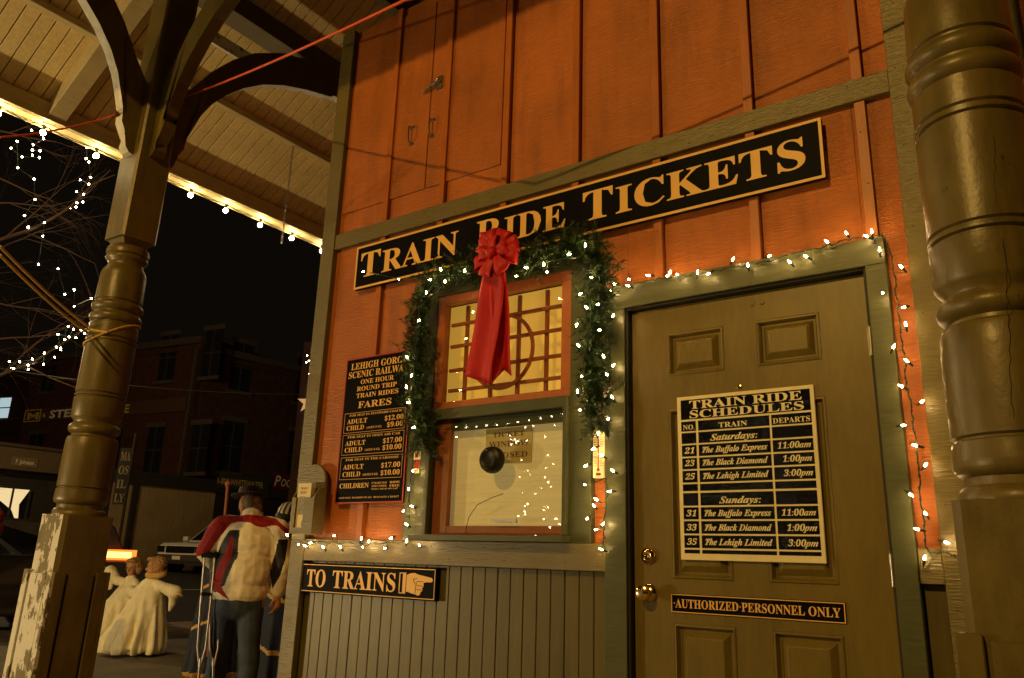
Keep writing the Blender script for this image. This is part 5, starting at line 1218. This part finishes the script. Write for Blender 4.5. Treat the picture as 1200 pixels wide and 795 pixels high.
# --- costumed figure in navy and gold behind the man
def robed_adult(p, rz, label, hgt, mr, mtrim, hairm, arm=None, hat=None):
    t = person_root(label, (p.x, p.y, -0.25), rz, None, hgt / 1.72)
    hd, P = head(Vector((0, .03, 1.57)), (.35, -1, -.1))
    eL, hL = (Vector((-.27, -.05, 1.14)), Vector((-.18, -.22, 1.05))) if not arm else (Vector(arm[0]), Vector(arm[1])); eR, hR = Vector((.27, -.03, 1.13)), Vector((.2, -.22, 1.02))
    sk = hd + [('c', (0, 0, 1.38), (0, .01, 1.50), .06, .055), ('e', (0, 0, 1.18), (.16, .10, .26)), ('c', (-.16, 0, 1.40), eL, .05, .04), ('c', eL, hL, .038, .027), ('c', (.16, 0, 1.40), eR, .05, .04), ('c', eR, hR, .038, .027),
        ('c', (-.09, 0, .9), (-.09, 0, .48), .08, .055), ('c', (-.09, 0, .48), (-.09, 0, .08), .05, .038), ('c', (-.09, 0, .04), (-.09, -.12, .03), .036, .03), ('c', (.09, 0, .9), (.09, 0, .48), .08, .055), ('c', (.09, 0, .48), (.09, 0, .08), .05, .038), ('c', (.09, 0, .04), (.09, -.12, .03), .036, .03)]
    sk += hand(hL, (hL - eL).normalized(), (1, 0, 0), 1, .8) + hand(hR, (hR - eR).normalized(), (-1, 0, 0), 1, .6)
    bodymesh('body', sk, .009, [M_skin], t, smooth_it=2); eyes(P, t)
    cs = [('c', (-.14, 0, 1.42), (.14, 0, 1.42), .085, .085), ('e', (0, 0, 1.25), (.22, .15, .22)), ('c', (-.17, 0, 1.40), eL, .08, .075), ('c', eL, hL - (hL - eL) * .12, .075, .075), ('c', (.17, 0, 1.40), eR, .08, .075), ('c', eR, hR - (hR - eR) * .12, .075, .075)]
    for q_ in range(10):
        an = 2 * PI * q_ / 10; cs.append(('c', (.10 * math.cos(an), .06 * math.sin(an), 1.10), (.21 * math.cos(an), .17 * math.sin(an), .12), .09, .08))
    cs.append(('c', (0, 0, 1.1), (0, 0, .15), .13, .18))
    def asg(c):
        if c.z < .10: return 1
        for zz in (1.02, .62):
            if abs(c.z - zz - .45 * c.x) < .016: return 1
        return 0
    def pl_(c, n):
        a = math.atan2(c.y, c.x); k = max(0, min(1, (1.0 - c.z) / .7)); c = c + n * (.014 * k * math.sin(a * 12) + .008 * noise.noise(c * 12)); c.z = max(.03, c.z); return c
    bodymesh('robe', cs, .013, [mr, mtrim], t, asg, 3, pl_)
    bodymesh('hair', [('e', P(0, -.03, .05), (.086, .095, .088)), ('e', P(0, -.06, -.05), (.075, .05, .10))], .009, [hairm], t)
    return t, P
fp = at(262, 651, 8.4)
cz, P = robed_adult(fp, .5, 'person in a dark robe with gold bands holding up a staff behind the crutches', 1.62, M_navy, M_goldcloth, mat('black_hair', (.015, .010, .008), .5), arm=((-.05, -.28, 1.30), (.13, -.34, 1.48)))
hw = world(cz) @ Vector((.14, -.35, 1.56))
mb = MB(); top_ = at(267, 568, 8.3); dv = (top_ - hw); mb.tube([hw - Vector((0, 0, 1.2)), hw, top_], .017, 10); mb.ball(top_, (.03, .03, .04), 10)
tag(mb.build('staff', mat('reddish_wood', (.22, .07, .035), .5), None, smooth=True), 'reddish wooden staff held up by the robed person', 'staff')
# --- woman in striped knit hat, half behind the corner board
wp = at(337, 651, 6.75)
wm_, P = robed_adult(wp, 2.6, 'person in a navy coat and striped knit hat half hidden by the booth corner', 1.66, M_navy, M_goldcloth, mat('dark_brown_hair', (.03, .018, .012), .5))
M_stripe = bpy.data.materials.new('striped_knit'); M_stripe.use_nodes = True; N = M_stripe.node_tree.nodes; Lk = M_stripe.node_tree.links
tc = N.new('ShaderNodeTexCoord'); sepn = N.new('ShaderNodeSeparateXYZ'); Lk.new(tc.outputs['Object'], sepn.inputs[0])
at2 = N.new('ShaderNodeMath'); at2.operation = 'ARCTAN2'; Lk.new(sepn.outputs[0], at2.inputs[0]); Lk.new(sepn.outputs[1], at2.inputs[1])
mm = N.new('ShaderNodeMath'); mm.operation = 'MULTIPLY'; mm.inputs[1].default_value = 14; Lk.new(at2.outputs[0], mm.inputs[0])
sn = N.new('ShaderNodeMath'); sn.operation = 'SINE'; Lk.new(mm.outputs[0], sn.inputs[0]); gt = N.new('ShaderNodeMath'); gt.operation = 'GREATER_THAN'; gt.inputs[1].default_value = 0; Lk.new(sn.outputs[0], gt.inputs[0])
mx = N.new('ShaderNodeMix'); mx.data_type = 'RGBA'; mx.inputs['A'].default_value = (.02, .018, .015, 1); mx.inputs['B'].default_value = (.60, .50, .28, 1); Lk.new(gt.outputs[0], mx.inputs['Factor']); Lk.new(mx.outputs['Result'], N['Principled BSDF'].inputs['Base Color'])
hc = P(0, -.005, .075); mb = MB(); mb.lathe([(.100, -.02), (.108, .0), (.106, .04), (.090, .085), (.055, .115), (.001, .125)], 32)
o = mb.build('knit_hat', M_stripe, None, smooth=True); o.parent = wm_; o.location = hc; o.rotation_euler = (.25, .2, 0)
mb = MB(); mb.lathe([(.098, -.045), (.106, -.035), (.104, -.018), (.098, -.01)], 32); o = mb.build('hat_band', M_jblack, None, smooth=True); o.parent = wm_; o.location = hc; o.rotation_euler = (.25, .2, 0)
# --- person in red at the left edge
rp = at(-24, 640, 7.3)
M_dred = mat('deep_red_coat_cloth', (0.17, 0.006, 0.012), 0.7)
rd, P = robed_adult(rp, -.6, 'person in a long red hooded coat at the left edge of the street', 1.60, M_dred, M_dred, M_hair)
bodymesh('hood', [('e', P(0, -.02, .06), (.11, .12, .12)), ('e', P(0, -.05, -.06), (.10, .09, .10))], .012, [M_dred], rd)

# ------------------------------------------------------------------ cars
def car(name, label, rear, fwd_, g, mpaint, prof, gh, width, wheels, wr, cat='car', lights='rear'):
    """prof: body side outline (x along car from rear=0, z); gh: greenhouse outline"""
    f_ = Vector(fwd_).normalized(); s_ = Vector((-f_.y, f_.x, 0)); t = thing(name, label, cat, (rear.x, rear.y, g))
    Pn = lambda x, y, z: Vector((rear.x, rear.y, g)) + f_ * x + s_ * y + Vector((0, 0, z)); hw = width / 2
    mb = MB(); mb.prism(prof, lambda u, v: Pn(u, -hw, v), lambda u, v: Pn(u, hw, v)); mb.build('body', mpaint, t, bevel=.05)
    cx_ = sum(p[0] for p in gh) / len(gh); zt = max(p[1] for p in gh); zb_ = min(p[1] for p in gh)
    tp = lambda v: hw - .04 - .16 * (v - zb_) / (zt - zb_)
    mb = MB(); mb.prism(gh, lambda u, v: Pn(u, -tp(v), v), lambda u, v: Pn(u, tp(v), v)); mb.build('cabin', mpaint, t, bevel=.04)
    # glazing slightly proud of the cabin
    x0g, x1g = min(p[0] for p in gh), max(p[0] for p in gh)
    top = [p for p in gh if p[1] > zt - .03]; bot = [p for p in gh if p[1] < zb_ + .03]
    tx0, tx1 = min(p[0] for p in top), max(p[0] for p in top); bx0, bx1 = min(p[0] for p in bot), max(p[0] for p in bot)
    li = lambda a, b, k: a + (b - a) * k
    for sgn in (-1, 1):
        for (ka, kb) in ((.06, .47), (.52, .94)):
            q = []
            for (k, vv) in ((ka, .1), (kb, .1), (kb, .85), (ka, .85)):
                z_ = li(zb_, zt, vv); q.append(Pn(li(li(bx0, tx0, vv), li(bx1, tx1, vv), k), sgn * (tp(z_) + .006), z_))
            mb = MB(); mb.poly(q if sgn < 0 else q[::-1]); mb.build('side_window', M_dkglass, t)
    for (bx, tx, off, nm) in ((bx0, tx0, -.012, 'rear_window'), (bx1, tx1, .012, 'windshield')):
        q = []
        for (yy, vv) in ((-.9, .1), (.9, .1), (.9, .88), (-.9, .88)):
            z_ = li(zb_, zt, vv); q.append(Pn(li(bx, tx, vv) + off, yy * tp(z_), z_))
        mb = MB(); mb.poly(q if off > 0 else q[::-1]); mb.build(nm, M_dkglass, t)
    for xw in wheels:
        for sgn in (-1, 1):
            c = Pn(xw, sgn * (hw - .09), wr); Mw = Matrix.Translation(c) @ s_.to_track_quat('Z', 'Y').to_matrix().to_4x4()
            w_ = MB().lathe([(wr * .6, -.11), (wr * .95, -.11), (wr, -.07), (wr, .07), (wr * .95, .11), (wr * .6, .11)], 28, Mw).build('wheel', M_dark, t, smooth=True)
            MB().lathe([(.02, -.115), (wr * .62, -.112), (wr * .62, .112), (.02, .115)], 20, Mw).build('rim', M_chrome, w_, smooth=True)
    return t, Pn, hw
# passing dark sedan, rear lamp beside the post
pr_ = at(131, 648, 14.3)
prof = [(0, .50), (0, 1.12), (.10, 1.22), (3.4, 1.20), (4.6, 1.05), (4.8, .90), (4.82, .42), (4.4, .32), (.3, .32)]
gh = [(.06, 1.20), (.30, 1.78), (2.5, 1.82), (3.4, 1.19)]
sed, Pn, hw = car('passing_suv', 'dark SUV passing behind the left post with its tail lamp lit', pr_, (-.12, -1, 0), gz(pr_.x), M_carblack, prof, gh, 1.85, (.95, 3.85), .37, cat='suv')
for sgn in (-1, 1):
    def lampbox(nm, m, x0, x1, ya, yb, z0, z1, par):
        y0c, y1c = sorted((ya, yb)); mb = MB(); vs = [Pn(x, y, z) for z in (z0, z1) for x in (x0, x1) for y in (y0c, y1c)]
        mb.add(vs, [(0, 1, 3, 2), (4, 6, 7, 5), (0, 4, 5, 1), (2, 3, 7, 6), (0, 2, 6, 4), (1, 5, 7, 3)]); return mb.build(nm, m, par)
    tl_ = lampbox('tail_lamp', M_tail, -.05, .02, sgn * (hw - .42), sgn * (hw + .010), 1.20, 1.37, sed)
    lampbox('lamp_core', M_tailcore, -.058, -.051, sgn * (hw - .40), sgn * (hw - .02), 1.235, 1.335, tl_)
    tw_ = lampbox('side_lamp', M_tail, .021, .50, sgn * (hw - .06), sgn * (hw + .012), 1.20, 1.37, sed)
    lampbox('side_lamp_core', M_tailcore, .04, .48, sgn * (hw + .0125), sgn * (hw + .018), 1.235, 1.335, tw_)
# parked pale SUV, front toward the camera
prf = [(0, .45), (0, 1.02), (.1, 1.08), (3.3, 1.08), (4.55, 1.0), (4.75, .90), (4.78, .42), (4.5, .32), (.3, .32)]
gh2 = [(.1, 1.06), (.35, 1.70), (2.45, 1.72), (3.35, 1.06)]
fr_ = at(210, 651, 26.5); d2 = Vector((.35, -1, 0)).normalized(); rear = Vector((fr_.x, fr_.y, 0)) - d2 * 4.78
suv, Pn, hw = car('parked_suv', 'pale parked SUV facing the camera by the beige wall', rear, d2, gz(fr_.x) + .01, M_carwhite, prf, gh2, 1.85, (.95, 3.85), .37, cat='suv')
def cb(nm, x0, x1, y0, y1, z0, z1, m, par=suv, b=0.01):
    mb = MB(); vs = [Pn(x, y, z) for z in (z0, z1) for x in (x0, x1) for y in (y0, y1)]; mb.add(vs, [(0, 1, 3, 2), (4, 6, 7, 5), (0, 4, 5, 1), (2, 3, 7, 6), (0, 2, 6, 4), (1, 5, 7, 3)]); return mb.build(nm, m, par, bevel=b)
g_ = cb('grille', 4.75, 4.80, -.56, .56, .68, .90, M_dark)
for k in range(7): cb('grille_bar', 4.80, 4.815, -.54 + k * .17, -.51 + k * .17, .69, .89, M_chrome, g_)
cb('headlight', 4.74, 4.81, -.90, -.60, .70, .90, M_chrome); cb('headlight', 4.74, 4.81, .60, .90, .70, .90, M_chrome)
cb('bumper', 4.70, 4.92, -.93, .93, .42, .62, M_carblack); cb('number_plate', 4.92, 4.935, -.16, .16, .46, .58, M_signwhite); cb('bumper_strip', 4.9, 4.93, -.8, .8, .60, .625, M_chrome)
cb('mirror', 3.1, 3.25, .95, 1.15, 1.10, 1.25, M_carwhite); cb('mirror', 3.1, 3.25, -1.15, -.95, 1.10, 1.25, M_carwhite)
# overhead wires across the street
mb = MB(); mb.tube(sag(at(-40, 425, 24), at(400, 462, 26), .3, 16), .012, 5)
tag(mb.build('overhead_wire', M_wire, None), 'thin overhead wire crossing in front of the brick building', 'wire')

bpy.data.scenes.remove(TMP)
